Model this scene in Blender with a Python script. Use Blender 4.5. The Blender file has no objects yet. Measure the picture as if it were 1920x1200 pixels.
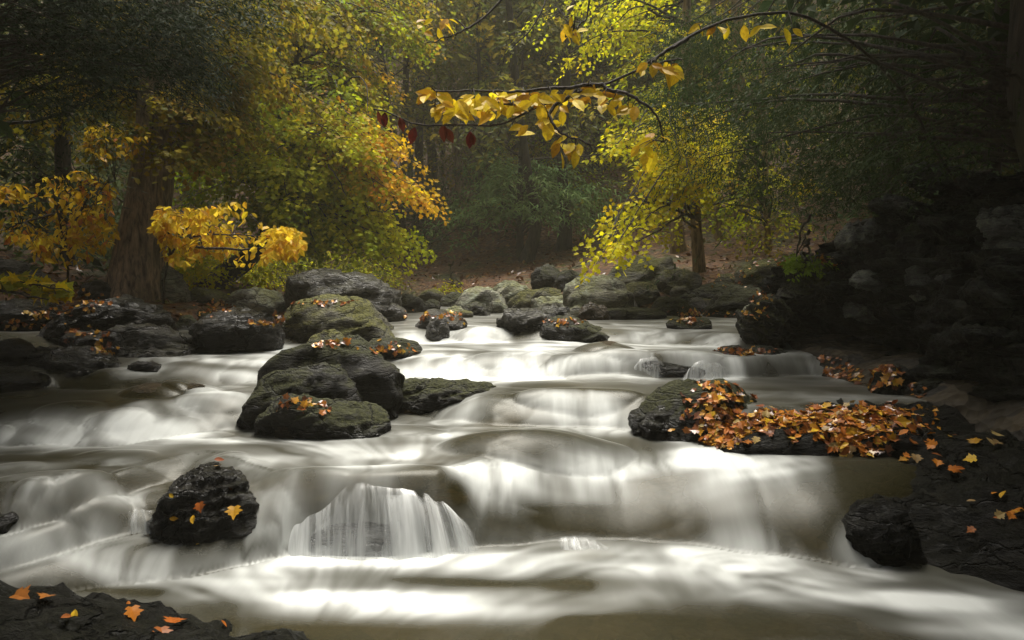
import bpy, bmesh, math, random
import numpy as np
from mathutils import Vector
from mathutils.bvhtree import BVHTree

# ------------------------------------------------------------------ camera, world, sun, exposure
S = bpy.context.scene
COL = S.collection
R = math.radians
CAM_H, FPX, HORIZON = 1.15, 1280.0, 510.0
PITCH = math.atan((600 - HORIZON) / FPX)
cd = bpy.data.cameras.new('camera'); cam = bpy.data.objects.new('camera', cd); COL.objects.link(cam)
cam.location = (0, 0, CAM_H); cam.rotation_euler = (math.pi / 2 - PITCH, 0, 0)
cd.sensor_width = 36; cd.lens = 24; cd.clip_start = 0.05; cd.clip_end = 400
S.camera = cam

SUN_EL, SUN_AZ = R(75), R(12)          # azimuth from +Y (upstream) towards +X
w = bpy.data.worlds.new('World'); S.world = w; w.use_nodes = True
nt = w.node_tree; bg = nt.nodes['Background']
sky = nt.nodes.new('ShaderNodeTexSky'); sky.sky_type = 'NISHITA'; sky.sun_disc = False
sky.sun_elevation = SUN_EL; sky.sun_rotation = SUN_AZ; sky.dust_density = 6.0; sky.air_density = 1.0; sky.ozone_density = 1.0
hs = nt.nodes.new('ShaderNodeHueSaturation'); hs.inputs['Saturation'].default_value = 0.3
nt.links.new(sky.outputs[0], hs.inputs['Color']); nt.links.new(hs.outputs[0], bg.inputs[0])
bg.inputs[1].default_value = 0.065
sl = bpy.data.lights.new('sun', 'SUN'); sl.energy = 4.8; sl.angle = R(32); sl.color = (1, 0.95, 0.86)
sun = bpy.data.objects.new('sun', sl); COL.objects.link(sun)
sd = Vector((math.sin(SUN_AZ) * math.cos(SUN_EL), math.cos(SUN_AZ) * math.cos(SUN_EL), math.sin(SUN_EL)))
sun.rotation_euler = sd.to_track_quat('Z', 'Y').to_euler(); sun.location = (0, 0, 20)
S.view_settings.view_transform = 'Standard'; S.view_settings.look = 'None'
S.view_settings.exposure = 0.97; S.view_settings.gamma = 1.0
S.render.engine = 'CYCLES'
cy = S.cycles
cy.use_denoising = True
cy.max_bounces = 8; cy.diffuse_bounces = 3; cy.glossy_bounces = 2; cy.transmission_bounces = 4
cy.transparent_max_bounces = 12; cy.volume_bounces = 1
cy.sample_clamp_indirect = 4

# ------------------------------------------------------------------ maths helpers
CF = np.array([0, math.cos(PITCH), -math.sin(PITCH)]); CU = np.array([0, math.sin(PITCH), math.cos(PITCH)])
CR = np.array([1.0, 0, 0]); C0 = np.array([0, 0, CAM_H])
def ray(px, py):
    px = np.asarray(px, float); py = np.asarray(py, float)
    return CF + ((px - 960) / FPX)[..., None] * CR - ((py - 600) / FPX)[..., None] * CU
def P(px, py, Y):
    d = ray(px, py); return C0 + d * (np.asarray(Y, float) / d[..., 1])[..., None]
def norm(v): return v / np.maximum(np.linalg.norm(v, axis=-1, keepdims=True), 1e-9)
def sstep(t): t = np.clip(t, 0, 1); return t * t * (3 - 2 * t)

np.seterr(over='ignore')
def _h(ix, iy, iz, seed):
    h = (ix.astype(np.uint32) * np.uint32(374761393) + iy.astype(np.uint32) * np.uint32(668265263)
         + iz.astype(np.uint32) * np.uint32(2147483647) + np.uint32(seed * 2654435761 % 4294967296))
    h = (h ^ (h >> np.uint32(13))) * np.uint32(1274126177)
    h = (h ^ (h >> np.uint32(16))) * np.uint32(2246822519)
    return ((h ^ (h >> np.uint32(15))) & np.uint32(0xffffff)) / 8388607.5 - 1.0
def noise(p, seed=0):
    p = np.asarray(p, float); i = np.floor(p).astype(np.int64); f = p - i; f = f * f * f * (f * (f * 6 - 15) + 10)
    x, y, z = i[..., 0], i[..., 1], i[..., 2]; fx, fy, fz = f[..., 0], f[..., 1], f[..., 2]
    o = 0
    for a in (0, 1):
        for b in (0, 1):
            for c in (0, 1):
                o = o + _h(x + a, y + b, z + c, seed) * (fx if a else 1 - fx) * (fy if b else 1 - fy) * (fz if c else 1 - fz)
    return o
def fbm(p, o=4, seed=0, ridged=False):
    p = np.asarray(p, float); s = 0; a = 1.0; t = 0
    for k in range(o):
        n = noise(p * 2.03 ** k + k * 17.3, seed + k)
        s = s + a * ((1 - 2 * np.abs(n)) if ridged else n); t += a; a *= 0.5
    return s / t
def n2(x, y, s=0, z=0.0):
    return noise(np.stack([x, y, np.zeros_like(x) + z], -1), s)

# ------------------------------------------------------------------ mesh helpers
def build(name, V, F, mat=None, parent=None, smooth=True, col=None, attrs=None, loc=None):
    """one mesh object; F = int array (n,k) or list of such arrays"""
    V = np.asarray(V, np.float64)
    if loc is not None: V = V - np.asarray(loc)
    Fs = F if isinstance(F, list) else [F]
    me = bpy.data.meshes.new(name)
    me.vertices.add(len(V)); me.vertices.foreach_set('co', V.astype(np.float32).ravel())
    loops = np.concatenate([f.ravel() for f in Fs]).astype(np.int32)
    cnt = np.concatenate([np.full(len(f), f.shape[1], np.int32) for f in Fs])
    st = np.concatenate([[0], np.cumsum(cnt)[:-1]]).astype(np.int32)
    me.loops.add(len(loops)); me.loops.foreach_set('vertex_index', loops)
    me.polygons.add(len(cnt)); me.polygons.foreach_set('loop_start', st)
    me.polygons.foreach_set('use_smooth', np.full(len(cnt), smooth))
    me.update(calc_edges=True)
    if col is not None:
        a = me.color_attributes.new('Col', 'FLOAT_COLOR', 'POINT')
        a.data.foreach_set('color', np.c_[col, np.ones(len(col))].astype(np.float32).ravel())
    for k, v in (attrs or {}).items():
        a = me.attributes.new(k, 'FLOAT', 'POINT'); a.data.foreach_set('value', np.asarray(v, np.float32))
    if mat: me.materials.append(mat)
    o = bpy.data.objects.new(name, me); COL.objects.link(o)
    if loc is not None: o.location = loc
    if parent: o.parent = parent; o.location = (0, 0, 0) if loc is None else loc
    return o
def tag(o, label=None, cat=None, group=None, kind=None):
    for k, v in (('label', label), ('category', cat), ('group', group), ('kind', kind)):
        if v: o[k] = v
    return o
def thing(name, label, cat, loc, group=None):
    o = bpy.data.objects.new(name, None); COL.objects.link(o); o.location = loc; o.empty_display_size = 0.1
    return tag(o, label, cat, group)
def part(name, V, F, mat, root, **k):
    kind = k.pop('kind', None)
    o = build(name, np.asarray(V) - np.array(root.location), F, mat, None, **k); o.parent = root
    return tag(o, kind=kind)
def grid_faces(n, m):
    i = np.arange((n - 1) * (m - 1)); r, c = i // (m - 1), i % (m - 1)
    a = r * m + c
    return np.stack([a, a + 1, a + m + 1, a + m], 1)
def tube(pts, rad, seg=8, flat=None):
    """swept tube along pts with radii rad"""
    pts = np.asarray(pts, float); rad = np.broadcast_to(np.asarray(rad, float), (len(pts),))
    t = norm(np.gradient(pts, axis=0)); ref = np.array([0.31, 0.17, 0.93])
    if abs(t.mean(0) @ ref) > 0.85: ref = np.array([0.9, -0.4, 0.1])
    a = norm(np.cross(t, ref)); b = np.cross(t, a)
    th = np.linspace(0, 2 * math.pi, seg, endpoint=False)
    V = pts[:, None] + rad[:, None, None] * (np.cos(th)[None, :, None] * a[:, None] + np.sin(th)[None, :, None] * b[:, None])
    n = len(pts); i = np.arange(n - 1)[:, None] * seg; j = np.arange(seg); k = (j + 1) % seg
    F = np.stack([i + j, i + k, i + seg + k, i + seg + j], -1).reshape(-1, 4)
    return V.reshape(-1, 3), F
class Acc:
    def __init__(s): s.V, s.F, s.C, s.n = [], [], [], 0
    def add(s, V, F, C=None):
        s.V.append(V); s.F.append(F + s.n); s.n += len(V)
        if C is not None: s.C.append(C)
    def get(s):
        by = {}
        for f in s.F: by.setdefault(f.shape[1], []).append(f)
        return np.concatenate(s.V), [np.concatenate(f) for f in by.values()]
    def cols(s): return np.concatenate(s.C)
def smooth_path(pts, n=24):
    pts = np.asarray(pts, float); m = len(pts); u = np.linspace(0, m - 1, n)
    q = np.vstack([2 * pts[0] - pts[1], pts, 2 * pts[-1] - pts[-2]])
    i = np.minimum(u.astype(int), m - 2); f = (u - i)[:, None]
    a, b, c, d = q[i], q[i + 1], q[i + 2], q[i + 3]
    return 0.5 * (2 * b + (c - a) * f + (2 * a - 5 * b + 4 * c - d) * f ** 2 + (3 * b - a - 3 * c + d) * f ** 3)

# ------------------------------------------------------------------ materials
def new_mat(name):
    m = bpy.data.materials.new(name); m.use_nodes = True
    n = m.node_tree.nodes; l = m.node_tree.links
    for x in list(n): n.remove(x)
    return m, n, l, n.new('ShaderNodeOutputMaterial')
def N(n, t, **k):
    x = n.new('ShaderNode' + t)
    for a, b in k.items():
        if a in x.inputs: x.inputs[a].default_value = b
        else: setattr(x, a, b)
    return x
def ramp(n, l, src, stops):
    r = n.new('ShaderNodeValToRGB'); e = r.color_ramp.elements
    while len(e) < len(stops): e.new(0.5)
    for q, (p, c) in zip(e, stops): q.position = p; q.color = (*c, 1) if len(c) == 3 else c
    l.new(src, r.inputs[0]); return r.outputs[0]
def mixc(n, l, fac, a, b, mode='MIX'):
    x = n.new('ShaderNodeMix'); x.data_type = 'RGBA'; x.blend_type = mode
    for s, v in ((x.inputs[0], fac), (x.inputs[6], a), (x.inputs[7], b)):
        if hasattr(v, 'links'): l.new(v, s)
        else: s.default_value = v if not isinstance(v, tuple) else (*v, 1)
    return x.outputs[2]
def math_(n, l, op, a, b=0.0, clamp=False):
    x = n.new('ShaderNodeMath'); x.operation = op; x.use_clamp = clamp
    for s, v in zip(x.inputs, (a, b)):
        if hasattr(v, 'links'): l.new(v, s)
        else: s.default_value = v
    return x.outputs[0]

def rock_mat(name, dark, light, moss, moss_amt, lichen=0.0, rough=(0.35, 0.7), scale=1.0, litter=0.0, spec=0.32):
    m, n, l, out = new_mat(name)
    tc = N(n, 'TexCoord'); geo = N(n, 'NewGeometry'); oi = N(n, 'ObjectInfo')
    add = N(n, 'VectorMath', operation='ADD'); l.new(geo.outputs['Position'], add.inputs[0]); l.new(oi.outputs['Random'], add.inputs[1])
    pos = add.outputs[0]
    mp = N(n, 'Mapping'); mp.inputs['Scale'].default_value = (1.0, 1.0, 3.2); mp.inputs['Rotation'].default_value = (0.35, 0.5, 0)
    l.new(pos, mp.inputs[0])
    a = N(n, 'TexNoise', Scale=5 * scale, Detail=8.0, Roughness=0.65); l.new(mp.outputs[0], a.inputs['Vector'])
    b = N(n, 'TexNoise', Scale=34 * scale, Detail=5.0, Roughness=0.7); l.new(mp.outputs[0], b.inputs['Vector'])
    c = N(n, 'TexNoise', Scale=3.1 * scale, Detail=6.0, Roughness=0.6); l.new(pos, c.inputs['Vector'])
    base = ramp(n, l, a.outputs[0], [(0.3, dark), (0.52, tuple((x + y) / 2 for x, y in zip(dark, light))), (0.72, light)])
    spk = ramp(n, l, b.outputs[0], [(0.35, (0.45,) * 3), (0.65, (1.35,) * 3)])
    base = mixc(n, l, 1.0, base, spk, 'MULTIPLY')
    sep = N(n, 'SeparateXYZ'); l.new(geo.outputs['Normal'], sep.inputs[0])
    up = math_(n, l, 'MULTIPLY_ADD', sep.outputs['Z'], 0.75)
    n_up = up.node; n_up.inputs[2].default_value = -0.12 - 0.35 * (1 - moss_amt)
    mo = math_(n, l, 'ADD', up, math_(n, l, 'MULTIPLY', math_(n, l, 'SUBTRACT', c.outputs[0], 0.5), 2.6))
    mo = math_(n, l, 'MULTIPLY', mo, 2.2, True)
    mo = math_(n, l, 'MULTIPLY', mo, moss_amt, True)
    d = N(n, 'TexNoise', Scale=60 * scale, Detail=3.0); l.new(pos, d.inputs['Vector'])
    mcol = ramp(n, l, d.outputs[0], [(0.3, tuple(x * 0.35 for x in moss)), (0.6, moss), (0.8, tuple(min(1, x * 1.7) for x in moss))])
    colr = mixc(n, l, mo, base, mcol)
    if lichen > 0:
        v = N(n, 'TexNoise', Scale=7.0, Detail=7.0, Roughness=0.72); l.new(pos, v.inputs['Vector'])
        lf = math_(n, l, 'MULTIPLY', math_(n, l, 'SUBTRACT', v.outputs[0], 0.52), 9.0, True)
        lf = math_(n, l, 'MULTIPLY', lf, lichen, True)
        colr = mixc(n, l, lf, colr, (0.33, 0.36, 0.27))
    if litter > 0:
        v = N(n, 'TexVoronoi', Scale=24.0, feature='F1'); l.new(pos, v.inputs['Vector'])
        lc = ramp(n, l, v.outputs['Color'], [(0.1, (0.09, 0.035, 0.012)), (0.45, (0.22, 0.075, 0.018)), (0.8, (0.3, 0.15, 0.03))])
        lf = math_(n, l, 'MULTIPLY', math_(n, l, 'SUBTRACT', math_(n, l, 'ADD', c.outputs[0], math_(n, l, 'MULTIPLY', sep.outputs['Z'], 0.25)), 0.78 - 0.2 * litter), 12.0, True)
        colr = mixc(n, l, lf, colr, lc)
    dv = N(n, 'VectorMath', operation='MULTIPLY_ADD'); l.new(c.outputs['Color'], dv.inputs[0]); dv.inputs[1].default_value = (.5, .5, .5); l.new(mp.outputs[0], dv.inputs[2])
    ck = N(n, 'TexVoronoi', Scale=2.6 * scale, feature='DISTANCE_TO_EDGE'); l.new(dv.outputs[0], ck.inputs['Vector'])
    crack = ramp(n, l, ck.outputs['Distance'], [(0.0, (0, 0, 0)), (0.035, (1, 1, 1))])
    colr = mixc(n, l, 1.0, colr, ramp(n, l, ck.outputs['Distance'], [(0.0, (0.35,) * 3), (0.03, (1, 1, 1))]), 'MULTIPLY')
    wet_ = N(n, 'Attribute', attribute_name='wet')
    colr = mixc(n, l, math_(n, l, 'MULTIPLY', wet_.outputs['Fac'], 0.62), colr, (0.004, 0.0035, 0.003))
    bs = N(n, 'BsdfPrincipled'); bs.inputs['Specular IOR Level'].default_value = spec; l.new(colr, bs.inputs['Base Color'])
    rr = N(n, 'MapRange'); rr.inputs['To Min'].default_value = rough[0]; rr.inputs['To Max'].default_value = rough[1]
    l.new(math_(n, l, 'MAXIMUM', mo, a.outputs[0]), rr.inputs[0]); l.new(math_(n, l, 'SUBTRACT', rr.outputs[0], math_(n, l, 'MULTIPLY', wet_.outputs['Fac'], rough[0] * 0.7)), bs.inputs['Roughness'])
    hsum = math_(n, l, 'ADD', math_(n, l, 'MULTIPLY', a.outputs[0], 1.0), math_(n, l, 'MULTIPLY', b.outputs[0], 0.28))
    hsum = math_(n, l, 'ADD', hsum, math_(n, l, 'MULTIPLY', math_(n, l, 'MULTIPLY', d.outputs[0], mo), 0.25))
    hsum = math_(n, l, 'ADD', hsum, math_(n, l, 'MULTIPLY', crack, 0.3))
    bp = N(n, 'Bump', Strength=1.0, Distance=0.09 / scale); l.new(hsum, bp.inputs['Height']); l.new(bp.outputs[0], bs.inputs['Normal'])
    l.new(bs.outputs[0], out.inputs[0])
    return m

M = {}
M['wet'] = rock_mat('wet_black_rock', (0.004, 0.0035, 0.003), (0.036, 0.033, 0.027), (0.02, 0.021, 0.005), 0.45, rough=(0.18, 0.48), spec=0.36)
M['mossdark'] = rock_mat('dark_mossy_rock', (0.005, 0.0045, 0.003), (0.035, 0.031, 0.022), (0.042, 0.045, 0.008), 0.95, rough=(0.34, 0.78), spec=0.32)
M['grey'] = rock_mat('grey_wet_schist', (0.014, 0.013, 0.011), (0.13, 0.122, 0.105), (0.05, 0.05, 0.014), 0.5, rough=(0.2, 0.6))
M['mossgreen'] = rock_mat('olive_mossy_rock', (0.024, 0.022, 0.015), (0.14, 0.13, 0.09), (0.12, 0.118, 0.022), 0.9, rough=(0.4, 0.85))
M['lichen'] = rock_mat('lichened_grey_rock', (0.06, 0.058, 0.045), (0.36, 0.35, 0.27), (0.2, 0.21, 0.05), 0.6, lichen=0.9, rough=(0.5, 0.85))
M['brown'] = rock_mat('brown_submerged_rock', (0.014, 0.009, 0.004), (0.11, 0.075, 0.04), (0.05, 0.04, 0.012), 0.4, rough=(0.2, 0.5))
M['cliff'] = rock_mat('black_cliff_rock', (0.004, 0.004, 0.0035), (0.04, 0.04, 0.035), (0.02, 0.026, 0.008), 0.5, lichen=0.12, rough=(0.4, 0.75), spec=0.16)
M['slab'] = rock_mat('lit_cliff_slab', (0.02, 0.021, 0.019), (0.2, 0.21, 0.19), (0.05, 0.06, 0.02), 0.3, lichen=0.6, rough=(0.3, 0.65))  # cliff rock with caught light put into its colour, plus pale lichen

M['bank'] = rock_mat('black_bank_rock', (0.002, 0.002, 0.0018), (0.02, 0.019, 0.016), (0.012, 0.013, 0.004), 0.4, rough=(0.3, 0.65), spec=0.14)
def bark_mat(name, dark, light, scale=1.0):
    m, n, l, out = new_mat(name)
    geo = N(n, 'NewGeometry'); mp = N(n, 'Mapping'); mp.inputs['Scale'].default_value = (26 * scale, 26 * scale, 5 * scale)
    l.new(geo.outputs['Position'], mp.inputs[0])
    a = N(n, 'TexNoise', Scale=1.0, Detail=6.0, Roughness=0.65, Distortion=0.6); l.new(mp.outputs[0], a.inputs['Vector'])
    b = N(n, 'TexNoise', Scale=2.2, Detail=5.0); l.new(geo.outputs['Position'], b.inputs['Vector'])
    c = ramp(n, l, a.outputs[0], [(0.32, dark), (0.68, light)])
    c = mixc(n, l, math_(n, l, 'MULTIPLY', math_(n, l, 'SUBTRACT', b.outputs[0], 0.5), 3.0, True), c, (0.05, 0.055, 0.018))
    bs = N(n, 'BsdfPrincipled', Roughness=0.85); l.new(c, bs.inputs['Base Color'])
    bp = N(n, 'Bump', Strength=1.0, Distance=0.03); l.new(a.outputs[0], bp.inputs['Height']); l.new(bp.outputs[0], bs.inputs['Normal'])
    l.new(bs.outputs[0], out.inputs[0]); return m
M['bark'] = bark_mat('ridged_grey_bark', (0.012, 0.009, 0.007), (0.42, 0.31, 0.215))
M['bark_dark'] = bark_mat('dark_bark', (0.007, 0.005, 0.004), (0.06, 0.043, 0.03))
M['bark_pale'] = bark_mat('pale_brown_bark', (0.07, 0.05, 0.03), (0.4, 0.29, 0.17))

def leaf_mat(name, trans=0.45, rough=0.55, gloss=0.12):
    m, n, l, out = new_mat(name)
    at = N(n, 'Attribute', attribute_name='Col')
    bs = N(n, 'BsdfPrincipled', Roughness=rough); bs.inputs['Specular IOR Level'].default_value = gloss
    l.new(at.outputs['Color'], bs.inputs['Base Color'])
    tr = N(n, 'BsdfTranslucent'); l.new(at.outputs['Color'], tr.inputs['Color'])
    mx = N(n, 'MixShader'); mx.inputs[0].default_value = trans
    l.new(bs.outputs[0], mx.inputs[1]); l.new(tr.outputs[0], mx.inputs[2]); l.new(mx.outputs[0], out.inputs[0])
    return m
M['leaf'] = leaf_mat('autumn_leaf', 0.6)
M['needle'] = leaf_mat('hemlock_needle', 0.25, 0.6, 0.06)
M['fallen'] = leaf_mat('fallen_wet_leaf', 0.1, 0.32, 0.5)

def plain_leaf(name, c, trans=0.45):
    """single-colour leaf with fine blotches, for leaves that are objects of their own"""
    m, n, l, out = new_mat(name)
    geo = N(n, 'NewGeometry'); oi = N(n, 'ObjectInfo')
    t = N(n, 'TexNoise', Scale=70.0, Detail=3.0); l.new(geo.outputs['Position'], t.inputs['Vector'])
    hv = N(n, 'HueSaturation'); hv.inputs['Color'].default_value = (*c, 1)
    l.new(math_(n, l, 'MULTIPLY_ADD', oi.outputs['Random'], 0.022), hv.inputs['Hue']); hv.inputs['Hue'].links[0].from_node.inputs[2].default_value = 0.489
    v = math_(n, l, 'ADD', math_(n, l, 'MULTIPLY', oi.outputs['Random'], 0.45), math_(n, l, 'MULTIPLY', t.outputs[0], 0.8))
    l.new(math_(n, l, 'ADD', v, 0.22), hv.inputs['Value'])
    bs = N(n, 'BsdfPrincipled', Roughness=0.45); bs.inputs['Specular IOR Level'].default_value = 0.2; l.new(hv.outputs[0], bs.inputs['Base Color'])
    tr = N(n, 'BsdfTranslucent'); l.new(hv.outputs[0], tr.inputs['Color'])
    mx = N(n, 'MixShader'); mx.inputs[0].default_value = trans
    l.new(bs.outputs[0], mx.inputs[1]); l.new(tr.outputs[0], mx.inputs[2]); l.new(mx.outputs[0], out.inputs[0])
    return m
M['l_yellow'] = plain_leaf('yellow_leaf', (0.8, 0.58, 0.02))
M['l_gold'] = plain_leaf('golden_leaf', (0.66, 0.37, 0.02))
M['l_lime'] = plain_leaf('lime_leaf', (0.36, 0.36, 0.04))
M['l_orange'] = plain_leaf('orange_leaf', (0.5, 0.17, 0.02), 0.3)
M['l_red'] = plain_leaf('withered_red_leaf', (0.13, 0.022, 0.012), 0.3)
M['f_orange'] = plain_leaf('fallen_orange_leaf', (0.48, 0.16, 0.016), 0.1)
M['f_brown'] = plain_leaf('fallen_brown_leaf', (0.28, 0.085, 0.016), 0.1)
M['f_yellow'] = plain_leaf('fallen_yellow_leaf', (0.6, 0.34, 0.02), 0.15)
M['f_pale'] = plain_leaf('fallen_pale_leaf', (0.38, 0.26, 0.1), 0.1)

# water: clear dark water where foam is 0, white aerated water where foam is 1
m, n, l, out = new_mat('stream_water'); M['water'] = m
at = N(n, 'Attribute', attribute_name='foam'); fl = N(n, 'Attribute', attribute_name='fall')
geo = N(n, 'NewGeometry')
mp = N(n, 'Mapping'); mp.inputs['Scale'].default_value = (26, 3.2, 2.0); l.new(geo.outputs['Position'], mp.inputs[0])
st = N(n, 'TexNoise', Scale=1.0, Detail=3.0, Roughness=0.5, Distortion=0.35); l.new(mp.outputs[0], st.inputs['Vector'])
amp = math_(n, l, 'MULTIPLY_ADD', fl.outputs['Fac'], 0.35); amp.node.inputs[2].default_value = 0.18
k = math_(n, l, 'MULTIPLY', math_(n, l, 'SUBTRACT', st.outputs[0], 0.5), amp)
fo = math_(n, l, 'MULTIPLY', at.outputs['Fac'], math_(n, l, 'ADD', k, 1.0), True)
fr = N(n, 'Fresnel', IOR=1.33)
gl = N(n, 'BsdfGlossy', Roughness=0.32); gl.inputs['Color'].default_value = (0.6, 0.6, 0.57, 1)
tp = N(n, 'BsdfTransparent'); tp.inputs['Color'].default_value = (0.72, 0.62, 0.40, 1)
body = N(n, 'BsdfDiffuse'); body.inputs['Color'].default_value = (0.045, 0.04, 0.016, 1)
m0 = N(n, 'MixShader'); m0.inputs[0].default_value = 0.45
l.new(tp.outputs[0], m0.inputs[1]); l.new(body.outputs[0], m0.inputs[2])
m1 = N(n, 'MixShader'); l.new(fr.outputs[0], m1.inputs[0]); l.new(m0.outputs[0], m1.inputs[1]); l.new(gl.outputs[0], m1.inputs[2])
wh = N(n, 'BsdfDiffuse'); wh.inputs['Color'].default_value = (0.64, 0.66, 0.64, 1)
m2 = N(n, 'MixShader'); l.new(fo, m2.inputs[0]); l.new(m1.outputs[0], m2.inputs[1]); l.new(wh.outputs[0], m2.inputs[2])
l.new(m2.outputs[0], out.inputs[0])
m, n, l, out = new_mat('falling_water'); M['strand'] = m
tp = N(n, 'BsdfTransparent'); df = N(n, 'BsdfPrincipled', Roughness=0.25); df.inputs['Base Color'].default_value = (0.78, 0.8, 0.79, 1)
su = N(n, 'Attribute', attribute_name='su'); tt = N(n, 'Attribute', attribute_name='t')
cx = N(n, 'CombineXYZ'); l.new(su.outputs['Fac'], cx.inputs[0]); l.new(math_(n, l, 'MULTIPLY', tt.outputs['Fac'], 0.9), cx.inputs[1])
ns = N(n, 'TexNoise', Scale=0.9, Detail=3.0, Roughness=0.62, Distortion=0.25); l.new(cx.outputs[0], ns.inputs['Vector'])
nl_ = N(n, 'TexNoise', Scale=0.13, Detail=1.0); l.new(cx.outputs[0], nl_.inputs['Vector'])
al = math_(n, l, 'MULTIPLY', math_(n, l, 'SUBTRACT', math_(n, l, 'MULTIPLY_ADD', nl_.outputs[0], 2.2), 0.33), 1.9, True)
l.new(math_(n, l, 'SUBTRACT', ns.outputs[0], 1.12), al.node.inputs[0].links[0].from_node.inputs[0].links[0].from_node.inputs[2])
al = math_(n, l, 'MULTIPLY', al, math_(n, l, 'MULTIPLY', tt.outputs['Fac'], 7.0, True))
foot_ = math_(n, l, 'POWER', tt.outputs['Fac'], 4.0)
al = math_(n, l, 'MULTIPLY', math_(n, l, 'ADD', al, math_(n, l, 'MULTIPLY', foot_, 0.45)), 0.68, True)
eat = N(n, 'Attribute', attribute_name='e'); al = math_(n, l, 'MULTIPLY', al, eat.outputs['Fac'])
mx = N(n, 'MixShader'); l.new(al, mx.inputs[0])
l.new(tp.outputs[0], mx.inputs[1]); l.new(df.outputs[0], mx.inputs[2]); l.new(mx.outputs[0], out.inputs[0])

# forest floor
m, n, l, out = new_mat('forest_floor'); M['floor'] = m
geo = N(n, 'NewGeometry'); bedat = N(n, 'Attribute', attribute_name='bed')
a = N(n, 'TexNoise', Scale=1.3, Detail=7.0, Roughness=0.65); l.new(geo.outputs['Position'], a.inputs['Vector'])
v = N(n, 'TexVoronoi', Scale=16.0); l.new(geo.outputs['Position'], v.inputs['Vector'])
lit = ramp(n, l, v.outputs['Color'], [(0.1, (0.03, 0.014, 0.007)), (0.4, (0.075, 0.03, 0.009)), (0.65, (0.12, 0.048, 0.011)), (0.9, (0.16, 0.085, 0.02))])
mos = ramp(n, l, v.outputs['Distance'], [(0.0, (0.10, 0.105, 0.02)), (0.6, (0.03, 0.035, 0.008))])
c = mixc(n, l, ramp(n, l, a.outputs[0], [(0.50, (0, 0, 0)), (0.64, (1, 1, 1))]), lit, mos)
b = N(n, 'TexVoronoi', Scale=9.0); l.new(geo.outputs['Position'], b.inputs['Vector'])
bedc = ramp(n, l, b.outputs['Color'], [(0.1, (0.008, 0.006, 0.003)), (0.5, (0.028, 0.02, 0.009)), (0.9, (0.055, 0.04, 0.02))])
c = mixc(n, l, bedat.outputs['Fac'], c, bedc)
bs = N(n, 'BsdfPrincipled', Roughness=0.8); l.new(c, bs.inputs['Base Color'])
bp = N(n, 'Bump', Strength=0.8, Distance=0.05); l.new(v.outputs['Distance'], bp.inputs['Height']); l.new(bp.outputs[0], bs.inputs['Normal'])
l.new(bs.outputs[0], out.inputs[0])

# ------------------------------------------------------------------ stream: levels and steps (metres)
# each step: x stations, foot distance, run, drop
STEPS = [
    dict(x=[-4, -2.4, -1.9, -1, 0, 1, 1.7, 2.4], y=[5.2, 5.25, 5.3, 5.45, 5.5, 5.35, 5.25, 5.3], r=[.6, .5, .25, .5, .6, .5, .6, .5], d=.09, base=.57),
    dict(x=[-4, -2.2, -1.5, -0.7, 0, .5, 1.4, 2.4], y=[3.85, 3.95, 4.25, 4.58, 4.62, 4.61, 4.60, 4.6], r=[.7, .7, .7, .6, .45, .2, .16, .25], d=.13, base=.44),
    dict(x=[-4, -2.2, -1.6, -1.1, -.6, -.1, .15, .6, .8, 1.1, 2.4], y=[3.4, 3.45, 3.6, 3.95, 3.98, 3.75, 3.8, 3.82, 3.7, 3.6, 3.6], r=[.5, .5, .5, .4, .45, .5, .42, .36, .36, .3, .2], d=.16, base=.28),
    dict(x=[-4, -2.0, -1.5, -1.05, -.95, -.6, -.2, -.1, .3, .75, 1.1, 1.5, 2.4], y=[2.2, 2.25, 2.3, 2.6, 2.72, 2.75, 2.76, 2.76, 2.78, 2.77, 2.75, 2.7, 2.7],
         r=[.85, .85, .75, .4, .2, .14, .22, .5, .75, .90, .8, .5, .4], d=.28, base=0.0)]
def smooth_interp(x, xs, ys):
    k = 0.12
    return (np.interp(x - k, xs, ys) + np.interp(x, xs, ys) * 2 + np.interp(x + k, xs, ys)) / 4
def calm(k, x):   # the true falls keep straight lips, elsewhere they wander
    if k == 3: return 0.25 + 0.75 * np.clip(np.abs(x + 0.5) / 0.5 - 1.0, 0, 1)
    if k == 1: return 0.25 + 0.75 * np.clip(np.abs(x - 1.0) / 0.55 - 1.0, 0, 1)
    return 1.0
BUMPS = []      # (x, y, rx, ry, h) rocks the water slides over
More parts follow.
